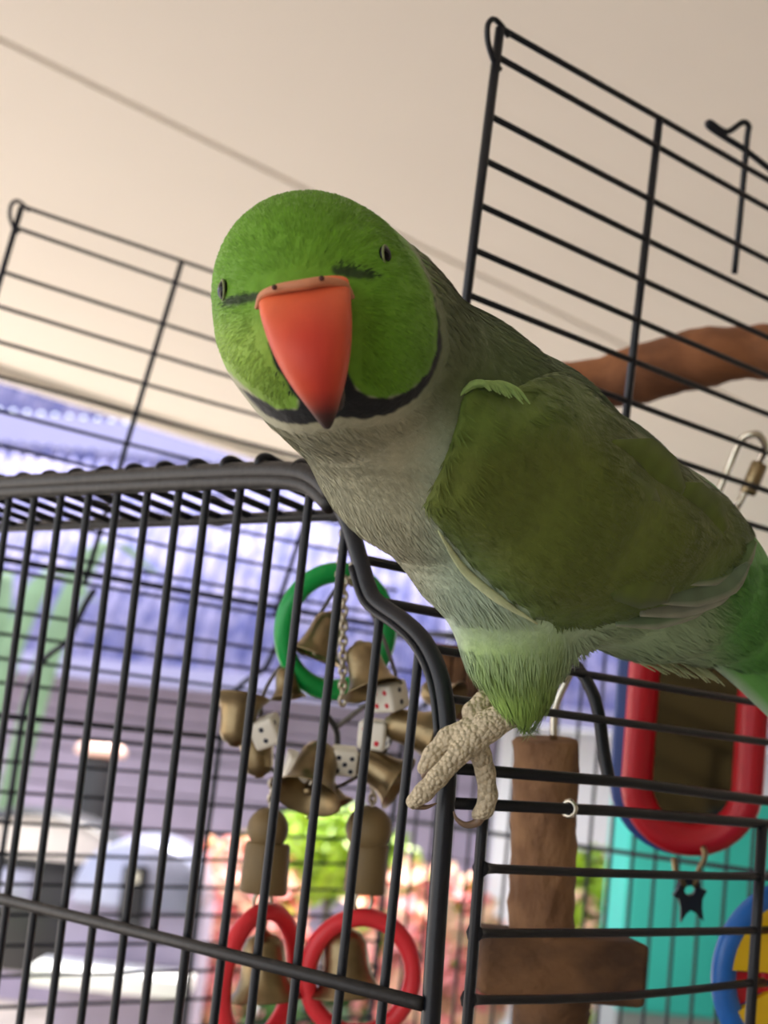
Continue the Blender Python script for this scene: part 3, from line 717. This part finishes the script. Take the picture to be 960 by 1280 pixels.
# (x, y, depth, radius) round-cone chains
BODY = [
    [(382, 352, .312, 112), (392, 378, .312, 116), (428, 412, .314, 116)],
    [(366, 425, .304, 80), (392, 440, .306, 90)],
    [(432, 428, .318, 122), (452, 446, .328, 134), (545, 540, .352, 154), (626, 600, .366, 158), (716, 656, .380, 142), (812, 702, .396, 120), (872, 736, .408, 92), (930, 778, .420, 56), (985, 815, .430, 34)],
    [(640, 720, .372, 100), (646, 795, .374, 70), (652, 850, .376, 42), (657, 882, .378, 24)],
]
def body_sdf(X, wide=True):
    d = None
    for ci, ch in enumerate(BODY):
        dc = None
        for (x0, y0, d0, r0), (x1, y1, d1, r1) in zip(ch, ch[1:]):
            s = cone_sdf(X, A(x0, y0, d0), rr_(r0, d0), A(x1, y1, d1), rr_(r1, d1))
            dc = s if dc is None else smin(dc, s, .004)
        k = .012 if ci in (2, 3) else .006
        if ci == 3: k = .010
        d = dc if d is None else smin(d, dc, k)
    return d
def grid(lo, hi, h):
    n = [int((hi[i]-lo[i])/h)+2 for i in range(3)]
    ax = [lo[i]+h*np.arange(n[i]) for i in range(3)]
    return np.stack(np.meshgrid(*ax, indexing='ij'), -1)
pts_ = np.array([A(x, y, d) for ch in BODY for x, y, d, r in ch]); rad_ = np.array([rr_(r, d) for ch in BODY for x, y, d, r in ch])
lo = (pts_-rad_[:, None]).min(0)-.008; hi = (pts_+rad_[:, None]).max(0)+.008
HB = .0016
XB = grid(lo, hi, HB); SB = body_sdf(XB)
PB, QB = surface_nets(SB, lo, HB)
def subdiv(P, Q, lv, name):
    me = bpy.data.meshes.new(name); me.from_pydata(P.tolist(), [], Q.tolist()); me.update()
    o = bpy.data.objects.new(name, me); COL.objects.link(o)
    sm = o.modifiers.new('sm', 'SMOOTH'); sm.factor = .5; sm.iterations = 2
    if lv: sb = o.modifiers.new('s', 'SUBSURF'); sb.levels = lv; sb.render_levels = lv
    dg = bpy.context.evaluated_depsgraph_get(); m2 = bpy.data.meshes.new_from_object(o.evaluated_get(dg))
    bpy.data.objects.remove(o); bpy.data.meshes.remove(me)
    n = len(m2.vertices); V = np.empty(n*3, np.float32); m2.vertices.foreach_get('co', V)
    N = np.empty(n*3, np.float32); m2.vertices.foreach_get('normal', N)
    return m2, V.reshape(-1, 3).astype(float), N.reshape(-1, 3).astype(float)
def lin(r, g, b): return np.array(srgb(r, g, b)[:3])
def sstep(e0, e1, x): t = np.clip((x-e0)/(e1-e0), 0, 1); return t*t*(3-2*t)
# plumage zones (in the view of the near flank; the far flank mirrors through)
HEADP = [(235, 330), (245, 270), (310, 240), (375, 222), (440, 228), (488, 268), (518, 315), (538, 355), (548, 400), (549, 438), (536, 470), (510, 491), (480, 499), (455, 494), (440, 480), (431, 462), (380, 470), (372, 500), (374, 512), (345, 513), (318, 495), (270, 450), (245, 400)]
COLL = [(431, 440), (436, 468), (446, 487), (462, 496), (482, 499), (511, 489), (534, 468), (546, 438), (548, 404), (543, 372), (549, 404), (552, 434), (543, 468), (522, 497), (492, 516), (458, 524), (425, 521), (405, 528), (375, 531), (350, 528), (326, 514), (300, 485), (320, 496), (346, 511), (371, 511), (374, 500), (362, 487), (342, 452), (334, 428), (400, 400)]
WINGP = [(578, 492), (600, 480), (640, 486), (668, 470), (700, 462), (728, 478), (800, 540), (860, 586), (905, 618), (938, 652), (946, 672), (938, 694), (905, 722), (868, 744), (820, 762), (770, 782), (715, 788), (672, 776), (625, 742), (582, 700), (548, 660), (526, 634), (548, 590), (566, 540)]
GREEN1 = lin(98, 146, 34); GREEN_LIT = lin(140, 174, 70); GREY = lin(176, 174, 146); PALE = lin(168, 186, 162); NAPE = lin(118, 124, 92); BACK = lin(88, 106, 62); BLK = lin(20, 22, 26)
THIGH = lin(136, 168, 78); VENT = lin(150, 172, 132); TAILG = lin(84, 150, 62)
def nz3(X, s, seed=0):
    r = np.random.default_rng(seed); o = 0
    for i in range(5):
        k = r.normal(size=3)*s*(1.6**i)*.6; o = o+np.sin(X@k+r.uniform(0, 6))/(1.25**i)
    return o/3
def plumage(X, N):
    x, y, z = prj(X); jit = nz3(X, 900, 3)
    # across-body coordinate: 0 at the back line, 1 at the belly line
    tx = np.interp(x, [380, 440, 545, 626, 716, 812, 900, 1000], [0, .1, .35, .5, .65, .8, .93, 1])
    cy = np.interp(x, [430, 545, 626, 716, 812, 900, 1000], [440, 540, 600, 656, 702, 752, 815]); hw = np.interp(x, [430, 545, 626, 716, 812, 900, 1000], [150, 178, 184, 165, 140, 90, 45])
    b = np.clip((y-cy)/hw*.5+.5, 0, 1)
    low = GREY[None]*(1-sstep(.22, .42, tx))[:, None]+PALE[None]*sstep(.22, .42, tx)[:, None]
    low = low*(1-sstep(.55, .75, tx))[:, None]+VENT[None]*sstep(.55, .75, tx)[:, None]
    hi_ = NAPE[None]*(1-sstep(.25, .5, tx))[:, None]+BACK[None]*sstep(.25, .5, tx)[:, None]
    bb = sstep(.28, .62, b+.04*jit)[:, None]
    c = hi_*(1-bb)+low*bb
    tt = sstep(860, 930, x)[:, None]; c = c*(1-tt)+TAILG*tt
    th = (sstep(715, 885, y+10*jit)*sstep(735, 690, x)*sstep(560, 590, x))[:, None]; c = c*(1-th)+THIGH*th
    # head
    front = sstep(.352, .335, z)
    hd = poly_sdf(x, y, HEADP); hm = (sstep(2.5, -2.5, hd+2.0*jit)*front)[:, None]
    fade = sstep(30, -10, hd)*0
    g = sstep(370, 430, y)*sstep(420, 300, x)  # left cheek lightened: light from the left put into the colour
    hc_ = GREEN1[None]*(1-g)[:, None]+GREEN_LIT[None]*g[:, None]
    side = (sstep(470, 545, x)*sstep(310, 340, y)*.45)[:, None]; hc_ = hc_*(1-side)+lin(112, 150, 66)*side
    c = c*(1-hm)+hc_*hm
    # nape fade where the crown meets the neck
    cm = (sstep(2.0, -2.0, poly_sdf(x, y, COLL)+1.6*jit)*front)[:, None]; c = c*(1-cm)+BLK*cm
    # dark lores between beak and eyes
    for (ax, ay, bx, by, r) in ((421, 338, 462, 344, 6.5), (286, 377, 322, 371, 6)):
        ex, ey = bx-ax, by-ay; t = np.clip(((x-ax)*ex+(y-ay)*ey)/(ex*ex+ey*ey), 0, 1)
        dd = np.hypot(x-ax-ex*t, y-ay-ey*t)-r*(1-.45*np.abs(t-.35))
        lm = (sstep(4, -3, dd+2.5*jit)*front*.9)[:, None]; c = c*(1-lm)+lin(26, 36, 22)*lm
    # dark flecks on the throat
    fx = nz3(X, 1500, 11); fm = (sstep(.75, 1.0, fx)*sstep(525, 560, y)*sstep(700, 560, y)*sstep(620, 480, x)*.5)[:, None]; c = c*(1-fm)+lin(90, 92, 66)*fm
    c = c*(1+.10*nz3(X, 420, 5)+.07*nz3(X, 1400, 6))[:, None]
    return np.clip(c, .003, 1)
def wing_col(X, N):
    x, y, z = prj(X); j = nz3(X, 500, 8)
    c = lin(92, 104, 38)[None]*np.ones((len(X), 1))
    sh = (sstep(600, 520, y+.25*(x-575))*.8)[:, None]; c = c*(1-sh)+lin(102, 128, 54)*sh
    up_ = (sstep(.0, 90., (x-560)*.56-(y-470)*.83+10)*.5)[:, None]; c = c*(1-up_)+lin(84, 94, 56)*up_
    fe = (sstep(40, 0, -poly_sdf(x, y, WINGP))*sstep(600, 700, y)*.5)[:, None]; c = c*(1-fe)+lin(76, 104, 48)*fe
    return np.clip(c*(1+.10*j+.08*nz3(X, 1600, 9))[:, None], .003, 1)
def set_col(me, C):
    at_ = me.color_attributes.new('plumage', 'FLOAT_COLOR', 'POINT'); q = np.ones((len(C), 4), np.float32); q[:, :3] = C; at_.data.foreach_set('color', q.ravel())
def feather_mat(name, rough=.62, bs=.35):
    m = mat(name, (1, 1, 1, 1), rough, attr='plumage', bump=bs, bscale=420, bdist=.0012, spec=.25, coords='Object', var=.06, vscale=240)
    b = m.node_tree.nodes['Principled BSDF']; b.inputs['Sheen Weight'].default_value = .12; b.inputs['Sheen Roughness'].default_value = .5
    return m
M['plume'] = feather_mat('plumage'); M['tuft'] = feather_mat('plumage_barbs', .7, 0)
M['skin'] = mat('scaly_skin', srgb(190, 176, 148), .7, 0, .18, 500, 0)
_n = M['skin'].node_tree; _v = _n.nodes.new('ShaderNodeTexVoronoi'); _v.inputs['Scale'].default_value = 900
_t = _n.nodes.new('ShaderNodeTexCoord'); _n.links.new(_t.outputs['Object'], _v.inputs[0])
_b = _n.nodes.new('ShaderNodeBump'); _b.inputs['Strength'].default_value = .9; _b.inputs['Distance'].default_value = .0012; _b.invert = True
_n.links.new(_v.outputs['Distance'], _b.inputs['Height']); _n.links.new(_b.outputs[0], _n.nodes['Principled BSDF'].inputs['Normal'])
# --- body
mB, VB, NB = subdiv(PB, QB, 2, 'parakeet_body'); CB = plumage(VB, NB); set_col(mB, CB)
# --- leg and foot: fine grid, merged into the same body mesh
FD = .3785
TOES = [
    [(662, 876, .3785, 18), (638, 890, .3785, 20), (610, 908, .3785, 21), (590, 924, .3780, 20)],                    # shank and foot pad
    [(592, 926, .3776, 17), (576, 940, .3768, 15), (547, 972, .3762, 13.5), (530, 990, .3764, 13), (517, 1002, .3772, 11)],     # long front toe
    [(582, 912, .3795, 15), (560, 922, .3806, 14), (541, 944, .3808, 13), (531, 960, .3812, 11)],                    # inner toe
    [(594, 926, .3795, 17), (601, 944, .3810, 14), (607, 966, .3822, 13), (610, 994, .3826, 13), (606, 1012, .3832, 12), (598, 1018, .3840, 10)],  # outer toe over the header rail
    [(602, 906, .3810, 15), (590, 890, .3815, 13), (604, 876, .3830, 13), (613, 871, .3838, 11)],                    # hind toe
]
def foot_sdf(X):
    d = None
    for i, ch in enumerate(TOES):
        dc = None
        for (x0, y0, d0, r0), (x1, y1, d1, r1) in zip(ch, ch[1:]):
            s = cone_sdf(X, A(x0, y0, d0), rr_(r0*.93, d0), A(x1, y1, d1), rr_(r1*.93, d1)); dc = s if dc is None else smin(dc, s, .0010)
        d = dc if d is None else smin(d, dc, .0008)
    # pads and ring scales
    return d
fp = np.array([A(x, y, d) for ch in TOES for x, y, d, r in ch]); flo = fp.min(0)-.008; fhi = fp.max(0)+.008
HF = .0006; XF = grid(flo, fhi, HF); SF = foot_sdf(XF)
PF, QF = surface_nets(SF, flo, HF)
mF, VF, NF = subdiv(PF, QF, 1, 'foot')
set_col(mF, np.tile(lin(180, 166, 136), (len(VF), 1)))
bird = empty('parakeet', at(575, 1000, .385)); tag(bird, 'green parakeet with red beak and black collar perched on the cage corner', 'parakeet')
body = mobj('body', mB, M['plume'], bird)
bmx = bmesh.new(); bmx.from_mesh(mB); nb0 = len(bmx.faces); bmx.from_mesh(mF); bmx.faces.ensure_lookup_table()
for f_ in bmx.faces[nb0:]: f_.material_index = 1
bmx.to_mesh(mB); bmx.free(); mB.materials.append(M['skin'])
mB.polygons.foreach_set('use_smooth', [True]*len(mB.polygons)); bpy.data.meshes.remove(mF)
# --- claws
M['claw'] = mat('claw_horn', srgb(120, 98, 80), .4, 0, .2, 300)
for cl in ([(526, 998, .3778), (520, 1006, .3780), (532, 1009, .3790), (546, 1004, .3795)], [(602, 1017, .3836), (596, 1028, .3836), (582, 1031, .3832), (571, 1024, .3828), (567, 1014, .3826)],
           [(537, 962, .3805), (530, 970, .3808), (536, 976, .3815)], [(611, 878, .3838), (604, 866, .3834), (598, 862, .383)]):
    pp = catmull([at(*c) for c in cl], 5); n = len(pp)
    tube('claw', pp, [rr_(7.5, .38)*(1-.88*i/(n-1)) for i in range(n)], M['claw'], body, 10)

# --- wing: a shell over the flank bounded by the wing outline
HW = .0013
wl = np.array([A(x, y, d) for x, y in ((520, 470), (950, 800), (520, 800), (950, 470)) for d in (.31, .425)])
w0 = wl.min(0); w1 = wl.max(0); w0 = np.maximum(w0, lo); w1 = np.minimum(w1, hi)
XW = grid(w0, w1, HW); SW = body_sdf(XW); xw, yw, zw = prj(XW)
pd = poly_sdf(xw, yw, WINGP)
axz = np.interp(xw, [430, 545, 626, 716, 812, 900, 1000], [.325, .352, .366, .380, .396, .412, .430])
rag = 3.2*np.sin((xw+.6*yw)*.16)+2.2*np.sin((xw*.7-yw)*.31+1)
rag = rag*sstep(560, 640, xw)*sstep(620, 690, yw+.0*xw)
thick = .0012+.0028*sstep(0, 60, -pd)
dw = smax(SW-thick, (pd+rag)*.38/FL, .0016); dw = smax(dw, -(SW+.004), .001); dw = np.maximum(dw, (zw-axz-.004))
PW, QW = surface_nets(dw, w0, HW)
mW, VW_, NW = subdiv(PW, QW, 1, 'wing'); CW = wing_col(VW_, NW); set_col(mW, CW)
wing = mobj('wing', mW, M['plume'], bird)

# --- barbs: thousands of tiny feather slivers lying on the plumage
def barbs(name, V, N, C, n, ln, wd, parent, mask, flow, lift=.10, seed=1, cvar=.18):
    r = np.random.default_rng(seed); ok = np.nonzero(mask)[0]
    if len(ok) == 0: return None
    pick = r.choice(ok, n); P = V[pick]; Nn = N[pick]; T_ = flow(P); T_ = T_+r.normal(size=T_.shape)*.10
    T_ = T_-Nn*(T_*Nn).sum(1)[:, None]; T_ /= np.linalg.norm(T_, axis=1)[:, None]+1e-9
    B_ = np.cross(Nn, T_); L = (ln*(.6+.8*r.random(n)))[:, None]; w_ = (wd*(.6+.8*r.random(n)))[:, None]
    base = P-Nn*.00015; mid = P+T_*L*.55+Nn*L*lift*.8; tip = P+T_*L+Nn*L*lift
    W_ = np.stack([base, mid-B_*w_, tip, mid+B_*w_], 1).reshape(-1, 3)
    k = np.arange(n)*4; F_ = np.concatenate([np.stack([k, k+3, k+2, k+1], 1)])
    me = bpy.data.meshes.new(name); me.from_pydata(W_.tolist(), [], F_.tolist()); me.update()
    cc = C[pick]*(1+cvar*r.normal(size=n))[:, None]; set_col(me, np.repeat(np.clip(cc, .003, 1), 4, 0))
    o = mobj(name, me, M['tuft'], parent); o['kind'] = 'stuff'; return o
BKB = A(380, 372, .290); TAILP = A(985, 815, .43); HEADC = A(400, 390, .312); FOOTP = A(655, 905, .378)
def flow_body(P):
    x, y, z = prj(P); t = (TAILP-HEADC); t = t/np.linalg.norm(t)
    f = np.tile(t, (len(P), 1))
    hd = P-BKB; hd /= np.linalg.norm(hd, axis=1)[:, None]
    k = sstep(.0, 1., np.clip((480-x)/120+.5, 0, 1))*sstep(560, 500, y); f = f*(1-k[:, None])+hd*k[:, None]
    dn = A(560, 720, .37)-A(430, 560, .335); dn /= np.linalg.norm(dn)
    k = (sstep(500, 560, y)*sstep(620, 500, x))[:, None]; f = f*(1-k)+dn*k
    th = FOOTP-P; th /= np.linalg.norm(th, axis=1)[:, None]; k = (sstep(720, 800, y)*sstep(740, 690, x))[:, None]; f = f*(1-k)+th*k
    return f
xb, yb, zb = prj(VB); vis = ((CAM-VB)*NB).sum(1) > -.05
inw = poly_sdf(xb, yb, WINGP)
lores = poly_sdf(xb, yb, [(318, 350), (440, 345), (445, 460), (410, 540), (330, 430)])
headm = (poly_sdf(xb, yb, HEADP) < 0) & (zb < .345) & (lores > 4)
barbs('head_barbs', VB, NB, CB, 8000, .0020, .00012, body, vis & headm & (poly_sdf(xb, yb, HEADP) < -11), flow_body, .03, 2, .13)
barbs('breast_barbs', VB, NB, CB, 9000, .0038, .00016, body, vis & ~headm & (inw > 0) & (yb > 500) & (yb < 760) & (lores > 0) & (xb < 660) & (poly_sdf(xb, yb, COLL) > 6), flow_body, .035, 3, .11)
barbs('thigh_barbs', VB, NB, CB, 6500, .0065, .00016, body, vis & (yb > 700+.0*xb) & (inw > 0) & (xb > 560), flow_body, .045, 4, .07)
barbs('neck_barbs', VB, NB, CB, 5000, .0040, .00022, body, vis & ~headm & (inw > 0) & (xb > 500) & (yb < 560) & (poly_sdf(xb, yb, COLL) > 6), flow_body, .04, 5, .07)
xw_, yw_, zw_ = prj(VW_)
barbs('wing_barbs', VW_, NW, CW, 9000, .0034, .00016, wing, ((CAM-VW_)*NW).sum(1) > -.05, flow_body, .02, 6, .065)
# fluffy shoulder tuft over the wing bend
def plume_feather(name, pts, wds, m, parent, col, colb=None, curl=0, n=8):
    """lens-shaped vane with a raised shaft along pts (world); width direction across the view"""
    pp = catmull(pts, n); V = []; F = []; k = len(pp)
    for i, p in enumerate(pp):
        t = i/(k-1); w_ = np.interp(t, np.linspace(0, 1, len(wds)), wds)
        tg = (pp[min(i+1, k-1)]-pp[max(i-1, 0)]).normalized(); vd = (CAMV-p).normalized(); s = tg.cross(vd).normalized()
        V += [p-s*w_-vd*w_*.25, p-s*w_*.5, p+vd*w_*.12, p+s*w_*.5, p+s*w_-vd*w_*.25]
    for i in range(k-1):
        for j in range(4): F.append((i*5+j, i*5+j+1, (i+1)*5+j+1, (i+1)*5+j))
    o = pyd(name, V, F, m, parent); me = o.data
    c0 = np.array(col); c1 = np.array(colb if colb is not None else col)
    C = np.array([(c1 if j == 4 else c0)*(1+.06*math.sin(i*1.3)) for i in range(k) for j in range(5)]); set_col(me, C)
    md = o.modifiers.new('th', 'SOLIDIFY'); md.thickness = .0003
    return o
def surf_at(x, y, off=0):
    """depth of the bird's surface under a pixel of the near flank"""
    ds = np.linspace(.27, .46, 380); X = CAM[None]+(np.array(at(x, y, 1.))-CAM)[None]*ds[:, None]
    s = body_sdf(X); i = np.argmax(s < 0); return ds[i] if s[i] < 0 else np.interp(x, [430, 1000], [.33, .43])
for k in range(16):
    x0 = 574+k*2.2; y0 = 494-k*.9+rng.uniform(-3, 3); x1 = 604+k*3+rng.uniform(-6, 4); y1 = 480+rng.uniform(-3, 4)+max(0, k-8)*1.0; x2 = x1+10+k*.4; y2 = y1+10+k*.5
    dd = surf_at(x1, y1)-.0052
    plume_feather('shoulder_tuft', [at(x0, y0, dd), at((x0+x1)/2, (y0+y1)/2-5, dd-.0008), at(x1, y1, dd-.0006), at(x2, y2, dd+.0006)], [.0002, .0005, .0005, .0001], M['tuft'], wing, lin(146, 178, 104))
for k, (x0, y0, x1, y1, w_) in enumerate([(740, 610, 826, 660, .007), (650, 600, 735, 668, .0075), (780, 650, 868, 694, .0065), (700, 660, 790, 712, .007), (760, 560, 850, 622, .007), (830, 610, 905, 668, .006), (750, 705, 840, 742, .006)]):
    pt4 = [(x0+(x1-x0)*t, y0+(y1-y0)*t) for t in (0, .35, .7, 1)]
    plume_feather('covert_feather', [at(x, y, surf_at(x, y)-.0036-.0012*t) for (x, y), t in zip(pt4, (0, .4, .8, .85))], [w_*.3, w_, w_*.95, w_*.35], M['tuft'], wing, lin(88, 102, 38), lin(76, 90, 36))
# pale leading edge of the folded wing, and the flight feathers at its rear
plume_feather('wing_edge_feather', [at(548, 664, surf_at(548, 664)-.0016), at(580, 712, surf_at(580, 712)-.0018), at(622, 748, surf_at(622, 748)-.0018), at(672, 780, surf_at(672, 780)-.0016)], [.0002, .0009, .0010, .0002], M['tuft'], wing, lin(196, 206, 160))
for k, (pts, c) in enumerate([([(820, 748), (870, 742), (912, 728), (936, 704)], (88, 104, 78)), ([(800, 764), (850, 756), (895, 742), (926, 722)], (118, 122, 104)), ([(770, 776), (820, 770), (865, 758), (900, 742)], (96, 116, 84)),
                              ([(840, 724), (890, 716), (925, 700), (944, 676)], (84, 104, 62))]):
    dds = [surf_at(min(x, 925), y)-.0030+.0006*k for x, y in pts]; dmin = [min(d, .404) for d in dds]
    plume_feather('flight_feather', [at(x, y, d) for (x, y), d in zip(pts, dmin)], [.0012, .0030, .0028, .0006], M['tuft'], wing, lin(*c), lin(150, 152, 132))
# tail feathers
for k, (pts, w_, c) in enumerate([([(860, 735), (925, 745), (1010, 800), (1150, 900)], .0075, (96, 168, 70)), ([(870, 755), (940, 790), (1020, 860), (1170, 990)], .0070, (88, 156, 66)), ([(850, 775), (915, 815), (985, 880), (1110, 1000)], .0060, (104, 168, 84)),
                                  ([(865, 800), (915, 830), (970, 880), (1060, 980)], .0036, (140, 180, 140)), ([(880, 730), (950, 750), (1060, 830), (1220, 960)], .0060, (80, 150, 56))]):
    d0 = .4015+.001*k
    plume_feather('tail_feather', [at(x, y, d0+j*(.010+.002*k)) for j, (x, y) in enumerate(pts)], [w_*.6, w_, w_, w_*.15], M['tuft'], body, lin(*c), lin(176, 200, 172) if k >= 2 else None)
for k in range(26):
    x0 = 800+k*3.6; y0 = 826+.16*(x0-800)+rng.uniform(-3, 3); dd = .398+.00012*(x0-800)
    plume_feather('vent_wisp', [at(x0-16, y0-8, dd), at(x0, y0+2, dd), at(x0+16, y0+12+rng.uniform(-4, 6), dd)], [.0002, .0003, .0001], M['tuft'], body, lin(160, 170, 130), n=3)

# --- beak: lofted sections from cere to hooked tip
M['beak'] = mat('beak_horn', (1, 1, 1, 1), .5, attr='plumage', var=.07, vscale=260, bump=.2, bscale=300, bdist=.0006, spec=.3, stretch=(1, 1, .25))
BS = [ # y, centre x, half width, depth of flank, ridge height (m)
    (352, 379, 54, .2905, .0020), (362, 380, 57.5, .2890, .0034), (376, 381, 58, .2870, .0048), (395, 383, 57.5, .2850, .0058), (420, 387, 54, .2832, .0063), (445, 391, 48, .2822, .0063),
    (468, 395, 40, .2818, .0058), (488, 399, 31, .2820, .0050), (505, 403, 22, .2828, .0040), (519, 406, 14.5, .2838, .0030), (530, 408, 8.5, .2850, .0019), (537, 409, 3, .2860, .0008)]
V = []; F = []; C = []; NS = 22
for i, (y, cx, hw_, d, rh) in enumerate(BS):
    dr = .10 if i < 9 else .06
    for s in range(NS):
        a = 2*math.pi*s/NS; ca, sa = math.cos(a), math.sin(a)
        ex = hw_*(abs(ca)**.92)*(1 if ca > 0 else -1)
        dd = d-(rh*(max(0, sa)**.72) if sa > 0 else -.0035*(-sa))
        arch = -7*max(0, sa)*(1 if i < 4 else 0)*(1-i/4) if i < 4 else 0
        yy = y+arch+(ex*-.18 if i < 3 else ex*-.10*(1-i/11))
        V.append(at(cx+ex, yy, dd))
        t = i/(len(BS)-1); edge = abs(ca)
        base = lin(196, 58, 42)*(1-.4*edge)+lin(212, 108, 62)*.4*edge
        if i < 4: base = base*(i/4)+lin(226, 112, 68)*(1-i/4)
        rg = max(0, 1-abs(ca-.32)/.5) if sa > 0 else 0; base = base*(1-.5*rg*min(1, t*2))+lin(150, 28, 24)*.5*rg*min(1, t*2)  # darker red right of the ridge: shaded facet put into the colour
        k = sstep(.60, .86, t); base = base*(1-k)+lin(58, 42, 40)*k
        C.append(base)
n = len(BS)
for i in range(n-1):
    for s in range(NS): F.append((i*NS+s, i*NS+(s+1) % NS, (i+1)*NS+(s+1) % NS, (i+1)*NS+s))
F.append(tuple(range(NS-1, -1, -1))); F.append(tuple((n-1)*NS+s for s in range(NS)))
bk = pyd('upper_beak', V, F, M['beak'], body); set_col(bk.data, np.array(C))
sb = bk.modifiers.new('s', 'SUBSURF'); sb.levels = 2; sb.render_levels = 2
# lower mandible tucked behind
pp = catmull([at(398, 470, .2900), at(410, 490, .2868), at(418, 505, .2855), at(420, 513, .2860)], 5); n = len(pp)
lo_b = tube('lower_beak', pp, [rr_(26, .286)*(1-.8*(i/(n-1))**1.4) for i in range(n)], mat('dark_mandible', srgb(52, 34, 34), .45), body, 14)
# cere with nostrils
M['cere'] = mat('cere_skin', srgb(190, 124, 88), .6, 0, .12, 400, .2, 500, bdist=.0003)
ce = catmull([at(321, 385, .2890), at(328, 369, .2868), at(348, 361, .2846), at(378, 356, .2836), (at(405, 352, .2842)), at(430, 356, .2862), at(441, 372, .2888)], 5); n = len(ce)
cere = tube('cere', ce, [rr_(3+4*math.sin(math.pi*i/(n-1)), .285) for i in range(n)], M['cere'], body, 12)
M['pit'] = mat('nostril_dark', srgb(70, 34, 26), .7)
for x, y, d in ((343, 359, .2828), (402, 348, .2822)):
    c = at(x, y, d); T = Matrix.Translation(c) @ frame(CAMV-c)
    lathe('nostril', [(0, .0003), (.00035, .0002), (.0005, 0), (.0003, -.0004), (0, -.0004)], M['pit'], cere, T, 10)
# --- eyes
M['eye'] = mat('eye_gloss', srgb(6, 6, 8), .2, spec=.2)
M['lid'] = mat('eye_ring', srgb(118, 128, 82), .6, 0, .15, 600)
def eye(x, y, d, r, nrm):
    c = at(x, y, d); nrm = cdir(*nrm); T = Matrix.Translation(c) @ frame(nrm)
    e = lathe('eye', [(r*math.sin(math.pi*i/12), -r*.62*math.cos(math.pi*i/12)) for i in range(13)], M['eye'], body, T, 20)
    k = 24; tube('eyelid', [T @ Vector((r*1.02*math.cos(2*math.pi*i/k), r*1.02*math.sin(2*math.pi*i/k), r*.16)) for i in range(k)], r*.11, M['lid'], e, 8, closed=True)
def depth_at(x, y): return surf_at(x, y)
eye(481, 320, depth_at(480, 320)+.0006, .00185, (.93, .10, .32))
eye(280, 363, depth_at(282, 363)+.0010, .0019, (-.96, -.02, .24))
